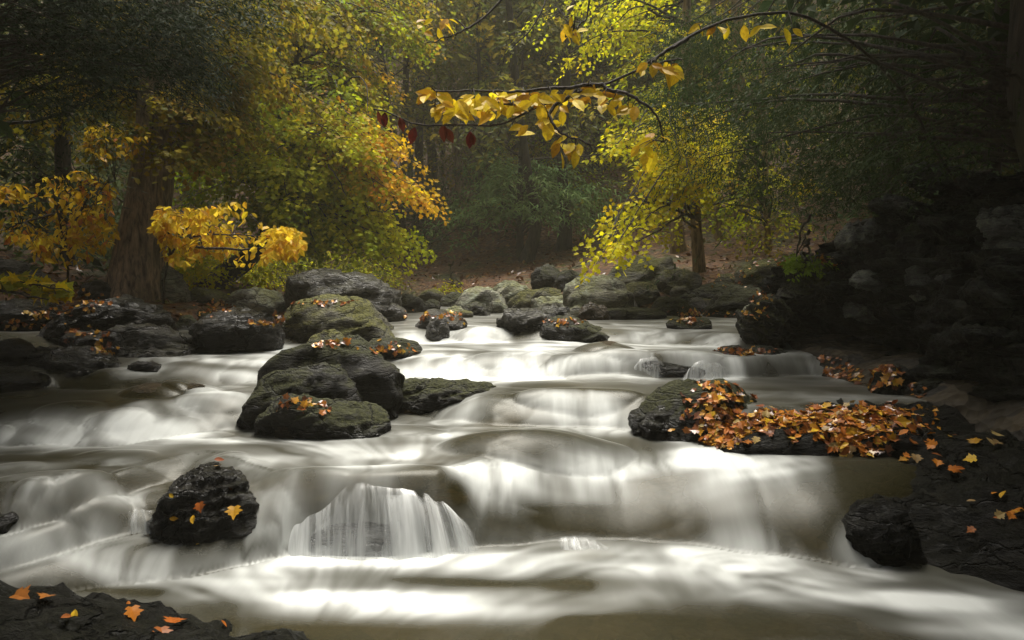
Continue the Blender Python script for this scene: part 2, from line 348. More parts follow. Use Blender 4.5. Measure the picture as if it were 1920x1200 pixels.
def flow(x, y, want=False):
    x = np.asarray(x, float); y = np.asarray(y, float)
    z = np.zeros_like(x); foam = np.zeros_like(x); fall = np.zeros_like(x)
    for k, s in enumerate(STEPS):
        yf = smooth_interp(x, s['x'], s['y']) + calm(k, x) * (0.20 * n2(x * 1.5, x * 0 + k * 9.1, 5) + 0.05 * n2(x * 4.4, x * 0 + k * 5.1, 6))
        r = smooth_interp(x, s['x'], s['r']) * (1 + calm(k, x) * .45 * n2(x * 2.1, x * 0 + k * 4.7, 9)); t = (y - yf) / r
        tc = np.clip(t, 0, 1); prof = 1 - (1 - tc) ** (2.3 + (0.5 * sstep((x + .15) / .2) if k == 3 else 0))
        if k == 3:      # the left side comes down in several small terraces
            q = tc * 3.0 + 0.35 * n2(x * 2.5, y * 0.8, 8); ter = (np.floor(q) + 1 - (1 - (q - np.floor(q))) ** 2.2) / 3.0
            wl = sstep((-1.0 - x) / 0.3); prof = prof * (1 - wl) + np.clip(ter, 0, 1) * wl * (tc > 0) * 0.999
            prof = np.where(tc >= 1, 1.0, prof)
        z += s['d'] * prof
        if want:
            d = np.maximum(yf - y, 0); face = np.exp(-((tc - 0.35) / 0.4) ** 2) * sstep((t + 0.3) / 0.3) * sstep((1.2 - t) / 0.2)
            g = 0.55 + 0.9 * n2(x * 1.7, y * 0.5 + k * 3, 21)
            foot = np.exp(-d / (0.16 + 0.04 * yf)) * sstep((0.5 - t) / 0.5)
            foam += np.clip(g, 0.1, 1.2) * (0.62 * foot + 0.35 * face)
            fall = np.maximum(fall, face)
    z += 0.012 * np.maximum(y - 7.5, 0)
    z += 0.010 * n2(x * 1.6, y * 2.2, 31) + 0.005 * n2(x * 4.5, y * 6, 32)
    for bx, by, rx, ry, h in BUMPS:
        q = ((x - bx) / rx) ** 2 + ((y - by) / ry) ** 2
        b = np.maximum(0, 1 - q); z += h * (b ** 0.75)
        if want:
            foam *= 1 - 0.82 * np.clip(b * 1.6, 0, 1) * (y > by - 0.55 * ry)
            edge = np.exp(-((q - 1.0) / 0.35) ** 2) * (y < by + 0.2 * ry)
            foam += 0.22 * edge
    return (z, foam, fall) if want else z
XL = ([0, 5, 5.7, 6.3, 7, 8, 9, 12, 16, 30, 80], [-8, -7, -4.2, -2.8, -2.2, -1.9, -2.2, -6, -12, -30, -80])
XR = ([0, 3, 4.4, 5.5, 7, 8.0, 8.7, 10, 12, 16, 30, 80], [2.3, 2.3, 2.3, 2.15, 2.6, 2.4, .2, -.6, -2.5, -8, -26, -76])
def ground(x, y, want=False):
    x = np.asarray(x, float); y = np.asarray(y, float)
    W = flow(x, y) if x.size < 4e6 else 0
    d = np.maximum(np.interp(y, *XL) - x, x - np.interp(y, *XR)) + 0.25 * n2(x * 1.3, y * 1.3, 40)
    right = x > (np.interp(y, *XL) + np.interp(y, *XR)) / 2
    near = sstep((9.5 - y) / 2.0)
    dd = np.maximum(d, 0)
    bank = np.where(right, near * (0.04 + 0.04 * dd + 0.5 * np.maximum(dd - 1.9, 0)) + (1 - near) * (0.08 + 0.13 * np.minimum(dd, 6) + 0.2 * np.maximum(dd - 6, 0)),
                    0.08 + 0.13 * np.minimum(dd, 4) + 0.3 * np.maximum(dd - 4, 0))
    hill = 0.30 * np.maximum(y - 14, 0) + 0.3 * np.maximum(y - 21, 0)
    rough = 0.10 * fbm(np.stack([x * 0.9, y * 0.9, x * 0], -1), 4, 44) * np.minimum(1, dd * 1.5 + 0.2)
    lvl = 0.55 + 0.03 * np.clip(y - 4, 0, 8)
    wl = np.where(y < 5.6, W, np.maximum(W, lvl))
    bed = W - 0.05 - 0.12 * sstep(-d / 0.7) + 0.03 * n2(x * 3, y * 3, 41)
    g = np.where(d > 0, wl * 0 + np.maximum(W, lvl * sstep(dd / 0.5) + W * (1 - sstep(dd / .5))) + bank * sstep(dd / 0.25 + 0.05) + hill + rough, bed)
    g = np.minimum(g, 30)
    return (g, np.maximum(d < 0.03, (x > 1.0) & (y < 8.2) & (x < 5)).astype(float)) if want else g
def surf(x, y): return np.maximum(flow(x, y), ground(x, y))
def hit(px, py, f=surf, lo=1.2, hi=40):
    d = ray(px, py); Y = np.concatenate([np.arange(lo, 9, 0.012), np.arange(9, hi, 0.1)])
    p = C0 + d * (Y / d[1])[:, None]
    below = np.nonzero(p[:, 2] <= f(p[:, 0], p[:, 1]))[0]
    return p[below[0]] if len(below) else p[-1]

for px, py, rx, ry, h in [  # submerged humps: pixel of the visible middle of each front edge
        (1010, 872, .50, .24, .07), (690, 985, .40, .16, .025), (900, 640, .26, .20, .05), (1140, 662, .24, .16, .06),
        (1235, 690, .46, .13, .035), (1085, 775, .40, .14, .05), (270, 745, .20, .14, .05), (345, 738, .18, .12, .04),
        (1110, 1000, .50, .16, .006), (60, 930, .3, .16, .05), (380, 770, .2, .15, .03), (960, 690, .3, .16, .03), (560, 955, .2, .12, .012), (1000, 640, .3, .2, .04)]:
    p = hit(px, py, flow); BUMPS.append((p[0], p[1] + ry * 0.8, rx, ry, h))

NB = len(BUMPS); rb = np.random.default_rng(64)
while len(BUMPS) < NB + 46:      # lesser humps that only ruffle the flow
    px, py = rb.uniform(-60, 1500), rb.uniform(615, 1000)
    if (470 < px < 1520 and py > 830) or (px > 1150 and py > 700 and py < 850): continue
    p = hit(px, py, flow); r_ = rb.uniform(.035, .075) * p[1] ** .6 * 1.1; BUMPS.append((p[0], p[1], r_ * rb.uniform(1, 2.2), r_, rb.uniform(.006, .02)))
# tabulated surfaces for quick look-ups
TX, TY = np.arange(-8, 8.01, .03), np.arange(-.5, 14, .02); _X, _Y = np.meshgrid(TX, TY); T_FLOW = flow(_X, _Y); T_SURF = np.maximum(T_FLOW, ground(_X, _Y))
def table(T, f):
    def look(x, y):
        x = np.asarray(x, float); y = np.asarray(y, float)
        a = np.clip((x + 8) / .03, 0, len(TX) - 1.001); b = np.clip((y + .5) / .02, 0, len(TY) - 1.001); i, j = a.astype(int), b.astype(int); u, v = a - i, b - j
        z = (T[j, i] * (1 - u) + T[j, i + 1] * u) * (1 - v) + (T[j + 1, i] * (1 - u) + T[j + 1, i + 1] * u) * v
        o = (np.abs(x) > 7.9) | (y > 13.9)
        if o.any(): z = np.where(o, 0, z); z[o] = f(x[o], y[o])
        return z
    return look
flow_t, surf_t = table(T_FLOW, flow), table(T_SURF, surf)
# foam drifts, as polylines (pixel points laid onto the water), half-width in px, strength
STROKES = [
    ([(480, 1062), (700, 1055), (1000, 1050), (1250, 1050), (1450, 1060)], 26, 1.25),
    ([(1200, 1060), (1450, 1085), (1650, 1120), (1850, 1160), (1950, 1185)], 36, 1.2), ([(1250, 1075), (1400, 1070)], 26, .5),
    ([(480, 1075), (560, 1120), (800, 1135), (1000, 1120)], 22, .6), ([(380, 1120), (500, 1095)], 16, .5), ([(1700, 1130), (1900, 1120)], 22, .4),
    ([(850, 877), (1050, 880), (1280, 865), (1420, 862)], 8, .85), ([(1280, 850), (1420, 880), (1540, 895)], 20, .85),
    ([(900, 900), (1200, 900), (1450, 920)], 22, .4), ([(880, 790), (800, 830), (740, 868), (640, 880)], 16, .8),
    ([(0, 812), (200, 812), (420, 808)], 7, .9), ([(0, 800), (400, 820), (700, 850)], 16, .5), ([(250, 765), (420, 770)], 12, .6),
    ([(330, 790), (420, 730), (480, 690)], 22, .5), ([(280, 672), (400, 672), (505, 668)], 10, .95), ([(520, 620), (535, 650)], 7, .8),
    ([(440, 690), (520, 720)], 14, .5), ([(745, 645), (850, 640), (950, 632)], 5, .6), ([(760, 655), (900, 668), (1000, 660)], 9, .42),
    ([(740, 706), (1000, 708), (1390, 706)], 4.5, .95), ([(750, 680), (850, 690), (1050, 680)], 11, .4),
    ([(1180, 650), (1280, 640), (1370, 650)], 12, .65), ([(1000, 655), (1090, 640)], 9, .65), ([(800, 600), (860, 612), (900, 620)], 7, .4),
    ([(1160, 610), (1380, 605)], 5, .4), ([(1000, 790), (1150, 795), (1260, 815)], 9, .75), ([(1110, 760), (1140, 790)], 10, .6),
    ([(980, 760), (1080, 745)], 6, .6), ([(0, 1015), (80, 1030), (160, 1055), (300, 1080), (400, 1100)], 15, .55),
    ([(60, 920), (200, 922), (300, 928)], 7, .6), ([(180, 1000), (260, 1005), (330, 1010)], 7, .4), ([(0, 870), (150, 865), (300, 850), (500, 870)], 10, .35),
    ([(1610, 1025), (1620, 1045)], 22, .75), ([(720, 905), (640, 895), (560, 890)], 10, .45), ([(1250, 805), (1285, 830)], 9, .6),
    ([(600, 1115), (1000, 1135), (1300, 1120)], 24, .45), ([(740, 1085), (900, 1095), (1100, 1100)], 9, -.5), ([(1080, 1180), (1350, 1198)], 22, -.6), ([(0, 735), (330, 735)], 10, -.7),
    ([(980, 727), (1330, 730)], 9, -.7), ([(0, 860), (180, 872)], 10, -.45), ([(860, 930), (900, 985), (1100, 975), (1300, 975)], 13, -.5),
    ([(1500, 960), (1600, 940), (1700, 900), (1900, 900)], 26, -.8), ([(100, 1060), (300, 1110)], 10, -.4), ([(500, 1190), (800, 1198)], 12, -.35)]
def foam_strokes(x, y):
    f = np.zeros_like(x)
    for pts, hv, a in STROKES:
        wp = np.array([hit(px, py, flow_t) for px, py in pts]); Ym = wp[:, 1].mean(); zm = wp[:, 2].mean()
        rx = hv * 1.7 * Ym / FPX; ry = hv * Ym * Ym / (FPX * (CAM_H - zm))
        xx, yy = x / rx, y / ry; q = wp[:, :2] / np.array([rx, ry]); best = np.full(x.shape, 1e9)
        for a0, b0 in zip(q[:-1], q[1:]):
            e = b0 - a0; t = np.clip(((xx - a0[0]) * e[0] + (yy - a0[1]) * e[1]) / (e @ e + 1e-9), 0, 1)
            best = np.minimum(best, (xx - a0[0] - t * e[0]) ** 2 + (yy - a0[1] - t * e[1]) ** 2)
        f += a * np.exp(-best * 0.8)
    return f

# water sheet
ys = np.concatenate([np.arange(-6, 1.2, 0.12), np.arange(1.2, 4.9, 0.012), np.arange(4.9, 8.5, 0.025), np.arange(8.5, 24, 0.15)])
us = np.concatenate([np.linspace(-2.6, -1.0, 14)[:-1], np.linspace(-1.0, .92, 480), np.linspace(.92, 1.8, 10)[1:]])
YY, UU = np.meshgrid(ys, us, indexing='ij'); XX = UU * np.maximum(np.abs(YY), 1.9)
wz, wf, wfall = flow(XX, YY, True)
drift = 0.03 + 0.20 * n2(XX * 1.4, YY * 2.6, 50) + 0.12 * n2(XX * 3.4, YY * 7, 51)
foam = (0.24 - 0.12 * sstep((-0.9 - XX) / 0.5)) * wf + 0.7 * np.clip(drift, 0, 1) * (YY < 9) + 0.8 * foam_strokes(XX, YY)
foam *= 0.74 + 0.62 * n2(XX * 2.2 + 0.6 * n2(XX, YY * 2, 53), YY * 9, 52)
foam *= 1 - 0.8 * sstep((XX / np.maximum(YY, 1.5) - 0.42) / 0.2) * (YY > 2.75) * (YY < 3.6)
foam *= 1 + (0.2 + 0.3 * np.clip(wfall, 0, 1)) * n2(XX * 9 + 1.5 * n2(XX * 2, YY * 2, 55), YY * 1.4, 54) + 0.22 * n2(XX * 0.9, YY * 17, 56)
gy_, gx_ = np.gradient(wz); dy_ = np.gradient(YY)[0]; dx_ = np.gradient(XX)[1]
sx, sy = np.clip(gx_ / dx_, -1.2, 1.2), np.clip(gy_ / dy_, -1.5, 1.5)
slope = np.sqrt(sx ** 2 + sy ** 2); pool = np.exp(-(slope / 0.22) ** 2)
vx = -2.2 * sx + pool * (1.9 * n2(XX * 0.7, YY * 1.2, 60) + 0.5); vy = -0.35 - 2.0 * np.maximum(sy, 0) - 0.2 * pool
vn = np.sqrt(vx ** 2 + vy ** 2); vx /= vn; vy /= vn
lic = np.zeros_like(XX); lic2 = np.zeros_like(XX); qx, qy = XX.copy(), YY.copy(); ST = 26
for k_ in range(ST):        # walk upstream, averaging noise
    lic += n2(qx * 21, qy * 21, 61); lic2 += n2(qx * 7, qy * 7, 62)
    cx_, cy_ = vx + 0.25 * n2(qx * 2.2, qy * 2.2, 63), vy
    qx = qx - cx_ * 0.022; qy = qy - cy_ * 0.022
lic = lic / lic.std(); lic2 = lic2 / lic2.std()
foam *= np.clip(0.97 + 0.18 * lic + 0.30 * lic2, 0.1, 1.9)
behind = sstep((XX + 1.0) / 0.12) * sstep((-0.12 - XX) / 0.12) * sstep((YY - 2.70) / 0.05) * sstep((3.0 - YY) / 0.1)
foam *= 0.86 - 0.60 * behind
foam = np.clip(foam, 0, 1.25); foam = foam / (1 + 0.25 * foam ** 2) * 1.12
water = build('stream_water', np.stack([XX, YY, wz], -1).reshape(-1, 3), grid_faces(*XX.shape), M['water'], attrs={'foam': np.clip(foam, 0, 1).ravel(), 'fall': wfall.ravel()})
tag(water, 'silky white and olive stream water stepping down over low ledges', None, None, 'structure')

# ground sheet
gy = np.concatenate([np.linspace(-14, 1, 20)[:-1], np.arange(1, 9, 0.05), np.arange(9, 24, 0.16), np.linspace(24, 70, 50)])
gx = np.concatenate([-np.geomspace(6, 46, 40)[::-1], np.arange(-5.9, 5.91, 0.06), np.geomspace(6, 46, 40)])
YY, XX = np.meshgrid(gy, gx, indexing='ij')
gz, gb = ground(XX, YY, True)
gnd = build('ground', np.stack([XX, YY, gz], -1).reshape(-1, 3), grid_faces(*XX.shape), M['floor'], attrs={'bed': gb.ravel()})
tag(gnd, 'leaf strewn forest floor and brown stream bed', None, None, 'structure')

# ------------------------------------------------------------------ rocks
ICO = {}
def ico(sub):
    if sub not in ICO:
        bm = bmesh.new(); bmesh.ops.create_icosphere(bm, subdivisions=sub, radius=1)
        ICO[sub] = (np.array([v.co[:] for v in bm.verts]), np.array([[v.index for v in f.verts] for f in bm.faces])); bm.free()
    return ICO[sub]
def rotm(rx, ry, rz):
    a, b, c = math.cos(rx), math.cos(ry), math.cos(rz); d, e, f = math.sin(rx), math.sin(ry), math.sin(rz)
    return (np.array([[c, -f, 0], [f, c, 0], [0, 0, 1]]) @ np.array([[b, 0, e], [0, 1, 0], [-e, 0, b]]) @ np.array([[1, 0, 0], [0, a, -d], [0, d, a]]))
ROCKS = []
def rock_shape(half, seed, sub=5, cuts=9, rough=1.0, strata=0.6, rot=(0, 0, 0), sharp=14, box=2.5):
    rng = np.random.default_rng(seed); d, F = ico(sub)
    nn = norm(rng.normal(size=(cuts, 3))); c = rng.uniform(0.62, 0.95, cuts)
    dots = d @ nn.T; rr = np.where(dots > 0.05, c / np.maximum(dots, 0.05), 9)
    allr = np.concatenate([((np.abs(d) ** box).sum(1) ** (-1 / box))[:, None], rr * 1.06], 1)
    r = (np.sum(allr ** -sharp, 1)) ** (-1 / sharp)
    half = np.asarray(half, float); V = d * r[:, None] * half; sz = half.min()
    nd = norm(d / half)
    sp = V @ rotm(0.5, 0.35, 0.2).T
    V = V + nd * (rough * sz * 0.22 * fbm(V / (sz * 1.5) + seed * 3.1, 4, seed))[:, None]
    V = V + nd * (rough * strata * 0.045 * min(sz, 0.35) / 0.2 * fbm(sp * np.array([3, 3, 16]) * (0.22 / min(max(sz, .08), 0.4)) + seed, 4, seed + 5, True))[:, None]
    V = V + nd * (rough * 0.02 * fbm(V * 17 + seed, 4, seed + 9, True))[:, None]
    return V @ rotm(*rot).T, F
def rock_at(name, label, center, half, mat, seed, cat='boulder', group=None, parent=None, wl=None, **k):
    V, F = rock_shape(half, seed, **k); c = np.asarray(center, float)
    o = build(name, V, F, M[mat], attrs=None if wl is None else {'wet': sstep((wl + .05 + .03 * noise((V + c) * 9, 3) - V[:, 2] - c[2]) / .045)})
    o.location = c if parent is None else c - np.array(parent.location)
    ROCKS.append((V + c, F))
    if parent: o.parent = parent
    else: tag(o, label, cat, group)
    return o
def rock_px(label, x0, x1, yt, yb, mat, seed, dep=0.8, name='boulder', z=None, bury=0.9, wide=1.02, Y=None, **k):
    """boulder standing where its visible base meets the water or ground"""
    xc = (x0 + x1) / 2
    p = hit(xc, yb, surf_t) if Y is None else P(xc, yb, Y)
    wd = (x1 - x0) / FPX * p[1] * wide; dp = wd * dep
    yc = p[1] + dp * 0.42; wd *= yc / p[1] * 0.98
    top = P(xc, yt, yc + dp * 0.05)[2]; h = max(top - p[2], 0.03)
    hz = h * (1 + bury) / 2
    c = P(xc, yb, yc); c[2] = top - hz
    return rock_at(name, label, c, (wd / 2, dp / 2, hz), mat, seed, wl=p[2] if p[1] < 7 else None, **k)

# mid-stream boulders
rock_px('large flat topped grey boulder, the tallest of the mid-stream boulders, behind the olive one', 533, 748, 522, 596, 'grey', 3, .8, strata=1.2, Y=6.6, rot=(0, .1, .1), box=3, cuts=7)
rock_px('broad rounded olive mossy boulder in front of the flat topped grey boulder', 535, 778, 566, 642, 'mossgreen', 12, .7, cuts=7, rot=(0, .05, 0))
rock_px('small mossy rock with leaf litter squeezed behind the big black boulder', 576, 655, 620, 662, 'mossgreen', 21, .8, sub=4)
rock_px('big black wet boulder standing over two mossy rocks in mid-stream', 490, 750, 632, 782, 'mossdark', 31, .62, cuts=6, rot=(0, .10, 0), strata=.7, box=3.4, bury=1.0, sharp=24, Y=3.98)
rock_px('long mossy rock lying against the left foot of the big black boulder', 418, 672, 694, 797, 'mossdark', 47, .36, cuts=6, rot=(0, -.30, .12), sharp=20, Y=3.72, bury=.6)
rock_px('blunt mossy rock before the big black boulder, orange leaves along its edge', 470, 728, 738, 814, 'mossdark', 52, .45, cuts=8, rot=(0, .06, 0), Y=3.52, sharp=20, bury=.6)
rock_px('small dark stone wedged between the two mossy rocks', 538, 602, 734, 770, 'mossdark', 61, .8, sub=4, Y=3.66)
rock_px('little brown stone at the waterline before the blunt mossy rock', 522, 570, 797, 822, 'brown', 63, .9, sub=4)
rock_px('low dark rock heaped with orange leaves just behind the big black boulder', 680, 792, 634, 674, 'mossdark', 71, .7, sub=4, cuts=8)
rock_px('low dark mossy rock in the pool right of the big black boulder', 745, 930, 716, 758, 'mossdark', 84, .45, strata=1.0, rot=(0, .06, 0), cuts=5, wide=1.15)
rock_px('leaf topped brown rock beside the olive boulder', 768, 872, 582, 618, 'grey', 85, .8, sub=4)
rock_px('upright brown stone beside the leaf topped rock', 796, 846, 598, 638, 'grey', 86, .8, sub=4)
rock_px('dark boulder with fallen leaves on its flat top, alone in midstream', 1006, 1150, 596, 640, 'mossdark', 91, .7, cuts=8, sharp=18)
rock_px('tilted grey slab with ridged layers behind the leaf topped midstream boulder', 932, 1085, 575, 612, 'grey', 95, .6, strata=1.8, rot=(0, -.12, 0))
rock_px('small dark rock capped with red leaves in the right channel', 1252, 1335, 597, 618, 'mossdark', 97, .8, sub=4)
# submerged humps under the sliding water
for i, (bx, by, rx, ry, h) in enumerate(BUMPS[:NB]):
    lab = ['broad dark dome rock under a veil of sliding water', 'dark rock behind the strands of the largest little waterfall', 'brown rock veiled by thin water behind the leaf littered rock',
           'wet brown rock with water parting round it in the right channel', 'long dark ledge rock behind the row of short water strands', 'dark rock under the smooth overhanging lip of water',
           'dark brown round stone breaking the left hand flow', 'smaller brown stone beside the round one in the left hand flow', 'brown rock under the smooth lip right of the largest waterfall',
           'dark submerged stone at the left edge of the terraces', 'pale submerged stone in the white left hand flow', 'faint stone under the white water below the midstream boulder',
           'dark stone under the left end of the largest waterfall', 'brown stone beneath the flow before the leaf topped midstream boulder'][i]
    zt = float(flow(np.array([bx]), np.array([by]))[0])
    rock_at('submerged_rock', lab, (bx, by, zt - 0.17 - (.15 if i in (1, 8, 9, 12) else .085 if i in (10, 11, 13) else .125 if i == 0 else .12 if i == 5 else .03)), (rx * 0.93, ry * 0.95 + 0.03, 0.17 + (.03 if i in (3, 6, 7) else 0)), 'brown' if i not in (0, 1, 4, 5) else 'wet', 200 + i, 'rock', sub=5 if i in (0, 1) else 4, cuts=4, rough=0.35, strata=.5)
# left bank
rock_px('long black wet slab slanting out of the left hand water', 15, 244, 655, 706, 'wet', 101, .5, cuts=8, rot=(0, .12, 0), strata=1)
rock_px('black rock at the left edge behind the slanting slab', -70, 60, 633, 692, 'wet', 103, .7, sub=4)
rock_px('low black rock at the left edge in front of the slanting slab', -80, 88, 687, 726, 'wet', 105, .6, sub=4, rot=(0, .1, 0))
rock_px('small wet black stone beyond the tip of the slanting slab', 247, 302, 679, 699, 'wet', 107, .8, sub=4)
rock_px('brown rock spread with red and orange leaves beside the glistening grey rock', 125, 228, 610, 664, 'wet', 109, .7, sub=4)
rock_px('glistening wet grey rock sloping into the left hand water', 200, 352, 613, 670, 'grey', 111, .7, cuts=8, strata=1.2, rot=(0, .12, 0))
rock_px('long dark layered slab below the thick leaning tree', 100, 345, 567, 636, 'wet', 113, .5, strata=1.6, cuts=8, rot=(0, .05, 0))
rock_px('round glossy dark boulder beside the small side waterfall', 362, 516, 593, 662, 'wet', 115, .8, strata=1.3, cuts=7)
rock_px('tall lichen grey boulder against the foot of the thick leaning tree', 262, 350, 503, 584, 'lichen', 117, .8, cuts=8, Y=6.55)
rock_px('flat mossy grey rock on the left bank behind the glossy boulder', 420, 536, 547, 588, 'lichen', 119, .7, sub=4, strata=1.3)
rock_px('low mossy mound stone under the leaning dark trunk', 345, 428, 536, 570, 'mossgreen', 121, .8, sub=4)
rock_px('small dark stone among leaves behind the long layered slab', 355, 412, 582, 602, 'mossdark', 123, .8, sub=4)
rock_px('little mossy stone at the end of the long layered slab', 335, 378, 592, 618, 'mossdark', 124, .8, sub=4)
rock_px('broken tilted slab left of the thick leaning tree', 146, 212, 528, 574, 'grey', 125, .6, sub=4, strata=1.6, rot=(0, .5, 0), Y=6.3)
rock_px('wide smooth grey slab sloping up at the left edge of the bank', -60, 92, 492, 545, 'grey', 127, .6, rot=(0, .22, 0), Y=6.6)
rock_px('dark mossy mound behind the thick leaning tree', 140, 212, 474, 545, 'mossdark', 129, .8, sub=4, Y=8.2)
rock_px('black bank rock under the lime green leaves', -70, 118, 565, 612, 'wet', 131, .6, Y=5.6)
rock_px('low stone in the shallows between grey and glossy boulders', 505, 560, 600, 618, 'mossdark', 133, .8, sub=4)
# far bank boulders
FAR = [('pointed pale slab rising from the far shallows', 868, 940, 552, 587, 'lichen', -.3), ('rounded grey boulder behind the pointed pale slab', 935, 990, 539, 570, 'lichen', 0),
       ('broad moss topped boulder on the far bank', 968, 1068, 546, 580, 'mossgreen', 0), ('low lichened stone before the moss topped boulder', 1000, 1070, 560, 584, 'lichen', 0),
       ('big pale lichen crusted pointed boulder on the far bank', 1064, 1166, 528, 590, 'lichen', .1), ('mossy boulder right of the lichen crusted pointed one', 1152, 1238, 536, 574, 'mossgreen', .1),
       ('huge sloping mossy slab under the bright yellow maple', 1150, 1258, 487, 542, 'mossgreen', -.45), ('dark far boulder between the straight trunks', 1005, 1056, 502, 542, 'mossdark', -.4),
       ('flat dark rock at the far waterline', 1128, 1230, 582, 600, 'mossdark', 0), ('blocky dark stone at the far waterline', 1232, 1284, 565, 592, 'mossdark', 0),
       ('low stone at the far side of the narrow channel', 742, 796, 560, 586, 'mossdark', 0), ('small stone in the mist beyond the channel', 838, 892, 556, 576, 'mossdark', 0),
       ('dark flat boulder below the mossy mounds', 1276, 1402, 538, 572, 'mossdark', 0), ('dark wedge shaped rock beside the cliff foot', 1330, 1432, 552, 590, 'mossdark', -.12),
       ('dark rounded stone left of the wedge shaped rock', 1278, 1326, 562, 588, 'mossdark', 0), ('bright mossy mound beside the cliff', 1392, 1466, 495, 548, 'mossgreen', 0),
       ('mossy mound with scattered leaves under the pale trunks', 1235, 1300, 512, 552, 'mossgreen', 0), ('grey stone half hidden in ferns at the far bank', 890, 926, 552, 572, 'mossdark', 0),
       ('brown pebble rock before the lichen crusted boulder', 1085, 1135, 575, 600, 'brown', 0), ('small grey rock between the far boulders', 1155, 1195, 560, 586, 'grey', 0),
       ('dark rock low in the narrow channel', 868, 910, 574, 592, 'mossdark', 0), ('mossy stone above the far dark boulder', 1050, 1090, 512, 540, 'mossdark', 0),
       ('little mossy stone above the wedge shaped rock', 1345, 1392, 520, 548, 'mossgreen', 0), ('flat grey stone in the shallows below the flat topped boulder', 700, 752, 578, 604, 'grey', 0)]
for i, (lab, x0, x1, yt, yb, mt, ty) in enumerate(FAR):
    g_ = (x1 - x0) * .16; rock_px(lab, x0 - g_, x1 + g_, yt - 4, yb, mt, 300 + i * 7, .75, sub=4 if x1 - x0 < 125 else 5, rot=(0, ty, 0), cuts=8, strata=1.1)
for i in range(22):
    rr = np.random.default_rng(5200 + i); px = rr.uniform(760, 1440); py = rr.uniform(548, 596); w_ = rr.uniform(26, 60)
    rock_px('smaller far bank stone filling the gaps between the larger mossy boulders', px - w_ / 2, px + w_ / 2, py - w_ * rr.uniform(.35, .6), py, ['lichen', 'mossgreen', 'mossdark', 'grey'][i % 4], 5300 + i, .8, sub=3, cuts=8, group='gap stones of the far bank')
# near rocks
rock_px('dark rounded rock holding yellow maple leaves beside the largest little waterfall', 296, 492, 872, 1040, 'wet', 401, .7, sub=6, cuts=7, Y=2.66, strata=.7, bury=1.0, box=2.4, sharp=11)
rock_at('rock_ledge', 'dark wet rock ledge with leaves across the lower left corner', P(170, 1190, 1.98) + np.array([0, -.12, -.1]), (1.25, .42, .19), 'bank', 403, 'ledge', sub=6, cuts=6, rot=(0, .07, -.12), strata=1.0)
rock_px('dark wet rock lip showing above the strands of the largest waterfall', 700, 812, 898, 930, 'brown', 406, .5, name='rock_lip', Y=2.9, cuts=5, bury=.8, cat='rock')
rock_px('small dark stone with a brown leaf at the far left terraces', -30, 36, 962, 1004, 'wet', 405, .8, sub=4)
# right ledge and bank
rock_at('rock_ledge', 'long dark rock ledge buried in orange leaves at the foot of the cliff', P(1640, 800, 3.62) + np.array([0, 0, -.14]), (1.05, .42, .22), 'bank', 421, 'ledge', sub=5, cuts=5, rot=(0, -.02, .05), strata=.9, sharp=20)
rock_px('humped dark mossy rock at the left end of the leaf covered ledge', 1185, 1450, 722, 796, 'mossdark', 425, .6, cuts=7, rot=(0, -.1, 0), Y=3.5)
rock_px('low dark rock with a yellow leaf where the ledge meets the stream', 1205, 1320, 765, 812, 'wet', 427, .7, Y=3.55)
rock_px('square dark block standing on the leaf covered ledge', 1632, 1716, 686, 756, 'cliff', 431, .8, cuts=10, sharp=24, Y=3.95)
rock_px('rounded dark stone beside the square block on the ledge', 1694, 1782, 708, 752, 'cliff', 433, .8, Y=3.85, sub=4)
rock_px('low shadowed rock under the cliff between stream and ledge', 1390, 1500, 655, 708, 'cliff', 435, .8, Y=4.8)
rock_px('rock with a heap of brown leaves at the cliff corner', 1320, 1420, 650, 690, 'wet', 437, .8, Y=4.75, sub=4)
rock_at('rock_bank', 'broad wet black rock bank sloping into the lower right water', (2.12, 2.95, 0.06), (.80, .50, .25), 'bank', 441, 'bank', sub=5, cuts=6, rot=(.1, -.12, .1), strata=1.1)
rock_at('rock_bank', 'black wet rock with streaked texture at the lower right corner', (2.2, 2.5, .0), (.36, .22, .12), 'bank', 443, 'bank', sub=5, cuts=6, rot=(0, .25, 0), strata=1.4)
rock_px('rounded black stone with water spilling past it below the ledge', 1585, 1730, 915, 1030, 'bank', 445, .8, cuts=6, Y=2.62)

# ------------------------------------------------------------------ cliff on the right
cl = thing('rock_cliff', 'black overhanging rock cliff with slabs coloured pale where light catches along the right side of the stream', 'cliff', (2.4, 4.5, .4))
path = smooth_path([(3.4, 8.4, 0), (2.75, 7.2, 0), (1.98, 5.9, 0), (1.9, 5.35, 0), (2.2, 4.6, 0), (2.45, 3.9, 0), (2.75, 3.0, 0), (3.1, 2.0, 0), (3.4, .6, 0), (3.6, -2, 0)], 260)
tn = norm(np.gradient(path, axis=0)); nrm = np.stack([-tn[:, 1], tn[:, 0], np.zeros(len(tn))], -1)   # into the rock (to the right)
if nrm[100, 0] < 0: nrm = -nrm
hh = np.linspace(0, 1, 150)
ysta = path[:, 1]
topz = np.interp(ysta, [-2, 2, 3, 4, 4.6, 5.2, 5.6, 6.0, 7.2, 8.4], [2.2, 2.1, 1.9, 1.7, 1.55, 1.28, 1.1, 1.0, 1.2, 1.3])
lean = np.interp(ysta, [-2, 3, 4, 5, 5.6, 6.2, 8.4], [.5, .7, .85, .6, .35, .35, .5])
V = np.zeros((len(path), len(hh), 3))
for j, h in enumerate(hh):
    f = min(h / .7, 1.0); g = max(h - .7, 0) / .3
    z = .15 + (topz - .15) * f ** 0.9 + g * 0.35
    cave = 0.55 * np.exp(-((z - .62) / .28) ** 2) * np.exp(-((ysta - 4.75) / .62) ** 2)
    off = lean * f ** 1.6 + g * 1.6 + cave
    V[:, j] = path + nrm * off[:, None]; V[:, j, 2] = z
q = V.reshape(-1, 3); dip = q @ rotm(.25, -.55, .3).T
